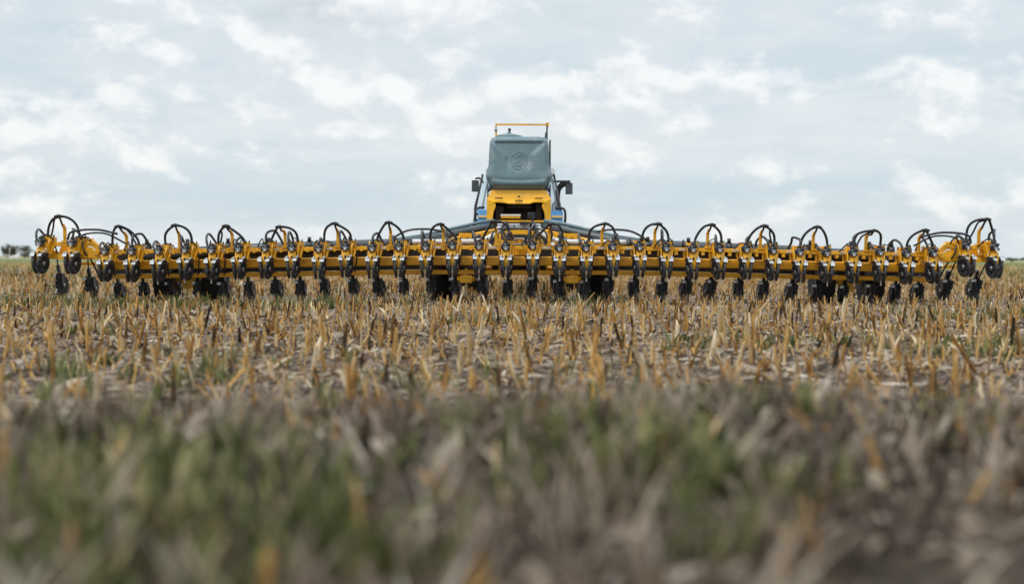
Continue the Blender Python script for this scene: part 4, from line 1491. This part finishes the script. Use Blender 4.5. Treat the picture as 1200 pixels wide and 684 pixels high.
def curl_template(r_):
    """withered leaf that stands or sprawls above the soil"""
    ln = r_.uniform(0.06, 0.20)
    a = r_.uniform(0, 2 * np.pi)
    up = r_.uniform(0.1, 0.95)
    k = 5
    pts = []
    for i in range(k):
        t = i / (k - 1)
        pts.append((ln * t * (1 - 0.5 * up) * np.cos(a), ln * t * (1 - 0.5 * up) * np.sin(a), 0.01 + ln * up * (1.5 * t - 0.95 * t * t)))
    return strip(pts, np.array([0.6, 1, 1, 0.7, 0.15]) * r_.uniform(0.006, 0.022), a + np.pi / 2 + np.linspace(0, r_.normal(0, 1.2), k), float(np.clip(r_.normal(0.5, 0.24), 0, 1)))


curl_t = [curl_template(np.random.default_rng(1300 + i)) for i in range(24)]
p = with_z(wedge(7600, 0.9, 7.2, 1.3))
k = len(p)
small_t = [leaf_template(np.random.default_rng(1700 + i), 0.5) for i in range(14)]
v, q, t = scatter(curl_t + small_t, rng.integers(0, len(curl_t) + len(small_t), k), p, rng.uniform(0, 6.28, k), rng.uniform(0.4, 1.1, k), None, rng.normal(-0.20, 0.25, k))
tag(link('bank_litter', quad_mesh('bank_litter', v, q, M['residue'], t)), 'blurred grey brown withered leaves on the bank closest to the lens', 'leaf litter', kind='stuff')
p = with_z(wedge(520, 1.5, 6.9, 1.2))
k = len(p)
v, q, t = scatter(stalk_t, rng.integers(0, len(stalk_t), k), p, rng.uniform(0, 6.28, k), rng.uniform(0.25, 0.6, k), rng.normal(0, 0.35, (k, 2)), rng.normal(-0.06, 0.2, k))
tag(link('bank_stubble', quad_mesh('bank_stubble', v, q, M['stalk'], t)), 'blurred stumps of broken stalks on the bank closest to the lens', 'stubble', kind='stuff')


dead_t = [grass_template(np.random.default_rng(1500 + i), 7, 0.06, 0.20, 1.5, 1.0) for i in range(8)]
p = with_z(wedge(1100, 0.9, 6.6, 1.3))
k = len(p)
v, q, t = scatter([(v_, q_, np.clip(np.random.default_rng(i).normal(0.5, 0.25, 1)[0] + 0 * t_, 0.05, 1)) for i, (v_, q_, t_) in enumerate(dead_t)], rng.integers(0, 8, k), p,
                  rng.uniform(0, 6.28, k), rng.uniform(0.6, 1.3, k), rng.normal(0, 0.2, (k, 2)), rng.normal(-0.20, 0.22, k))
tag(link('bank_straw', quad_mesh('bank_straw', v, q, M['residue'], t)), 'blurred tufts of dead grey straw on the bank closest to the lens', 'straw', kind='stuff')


# ------------------------------------------------------------------ distant trees
def tree(name, x, y, h, wd, seed, label, cat='tree', group=None, trunk=True):
    r_ = np.random.default_rng(seed)
    root = bpy.data.objects.new(name, None)
    COL.objects.link(root)
    root.location = (x, y, 0)
    tag(root, label, cat, group)
    tb = MB()
    tb.tube([(0, 0, -0.1), (0.1, 0, h * 0.3), (0.0, 0.1, h * 0.75)], [h * 0.035, h * 0.026, h * 0.008], 8)
    tips = []
    for _ in range(14):
        a = r_.uniform(0, 6.28)
        z0 = r_.uniform(0.2, 0.6) * h
        e = np.array([math.cos(a) * wd * r_.uniform(0.2, 0.46), math.sin(a) * wd * r_.uniform(0.2, 0.46), z0 + h * r_.uniform(0.08, 0.36)])
        tb.tube([(0.05, 0, z0), tuple(e * np.array([0.5, 0.5, 0]) + np.array([0, 0, (z0 + e[2]) / 2])), tuple(e)], [h * 0.013, h * 0.009, h * 0.003], 5)
        tips.append(e)
    tips += [np.array([r_.normal(0, wd * 0.22), r_.normal(0, wd * 0.22), h * r_.uniform(0.15, 0.9)]) for _ in range(12)]
    tb.build('trunk', M['bark'], root)
    V, Q, T = [], [], []
    lobes = [(0, 0, 0.56, 0.40, 0.38)] + [(r_.normal(0, 0.26), r_.normal(0, 0.26), r_.uniform(0.22, 0.72), r_.uniform(0.14, 0.26), r_.uniform(0.12, 0.22)) for _ in range(13)]
    for (lx, ly, lz, lr, lh) in lobes:
        cnt = int(900 * lr)
        c = r_.normal(0, 1, (cnt, 3))
        c /= np.linalg.norm(c, axis=1)[:, None]
        c *= r_.uniform(0.35, 1.0, cnt)[:, None] ** 0.5
        c = c * np.array([wd * lr, wd * lr, h * lh]) + np.array([lx * wd, ly * wd, lz * h])
        c = c[c[:, 2] > 0.04 * h]
        base_t = r_.normal(0.5, 0.18)
        for q_ in c:
            a = r_.normal(0, 1, 3)
            a /= np.linalg.norm(a)
            b2 = np.cross(a, r_.normal(0, 1, 3))
            b2 /= np.linalg.norm(b2)
            sz = h * r_.uniform(0.014, 0.030)
            V += [q_ - a * sz, q_ + b2 * sz * .7, q_ + a * sz, q_ - b2 * sz * .7]
            T += [base_t + r_.normal(0, 0.15)] * 4
    nq = len(V) // 4
    link('crown', quad_mesh('crown', np.array(V), np.arange(nq * 4).reshape(-1, 4), M['crown'], np.clip(T, 0, 1)), root)
    return root


TD = 600.0


def tx(px_, d=TD):
    return (px_ - 600) / F * d


tree('broadleaf_tree', tx(2), TD + 15, 6.2, 4.6, 41, 'low tree at the far end of the distant tree group', group='distant trees past the field')
tree('broadleaf_tree', tx(8.5), TD, 7.4, 4.8, 42, 'tallest round tree of the distant group on the horizon', group='distant trees past the field')
tree('broadleaf_tree', tx(18), TD - 5, 6.9, 5.4, 43, 'distant round tree next to the tallest, with a pole in front', group='distant trees past the field')
tree('broadleaf_tree', tx(23.5), TD + 8, 3.2, 4.0, 44, 'small sloping bush tree at the edge of the gap on the horizon', group='distant trees past the field')
tree('broadleaf_tree', tx(38), TD - 10, 6.8, 6.0, 45, 'distant tree standing just behind the tip of the planter boom', group='distant trees past the field')
tree('broadleaf_tree', tx(33), TD - 4, 3.0, 3.6, 46, 'low bush leaning out beside the tree behind the boom tip', group='distant trees past the field')
tree('field_bush', tx(1186, 380), 380, 1.4, 2.2, 47, 'low dark bush past the far tip of the boom', 'bush')
for i, (px_, h) in enumerate(((11.5, 4.6), (19.5, 4.2))):
    b = MB()
    b.tube([(0, 0, 0), (0, 0, h)], [0.16, 0.10], 8)
    b.bar((-0.35, 0, h - 0.4), (0.35, 0, h - 0.4), 0.1, 0.1)
    o = b.build('utility_pole', M['pale'], None, (tx(px_, TD - 30), TD - 30, 0))
    tag(o, ('pale pole in front of the tallest distant tree', 'pale pole standing between the round tree and the gap')[i], 'pole', 'pale poles by the distant trees')
b = MB()
b.prism([(-1.4, 0), (1.4, 0), (1.4, 0.7), (0, 1.15), (-1.4, 0.7)], 1, 0, 2.0, 0)
b.box((0.5, -0.02, 0.35), (0.5, 0.05, 0.55), 1)
tag(b.build('field_shed', [M['white'], M['pale']], None, (tx(15.5, 500), 500, 0)), 'tiny pale shed low in the meadow before the distant trees', 'shed')
# far wood along the other horizon
r_ = np.random.default_rng(77)
V, T = [], []
for xx in np.arange(330, 900, 5.0):
    hh = 2.6 + 1.0 * math.sin(xx * 0.05) + r_.normal(0, 0.7)
    cnt = 46
    c = np.stack([xx + r_.normal(0, 3.2, cnt), 1500 + r_.normal(0, 6, cnt), np.abs(r_.uniform(0, hh, cnt))], 1)
    for q_ in c:
        a = r_.normal(0, 1, 3)
        a /= np.linalg.norm(a)
        b2 = np.cross(a, r_.normal(0, 1, 3))
        b2 /= np.linalg.norm(b2)
        V += [q_ - a, q_ + b2, q_ + a, q_ - b2]
        T += [float(np.clip(r_.normal(0.3, 0.15), 0, 1))] * 4
tag(link('treeline', quad_mesh('treeline', np.array(V), np.arange(len(V)).reshape(-1, 4), M['crown'], np.array(T))), 'thin dark line of far woods on the horizon', 'woods', kind='stuff')
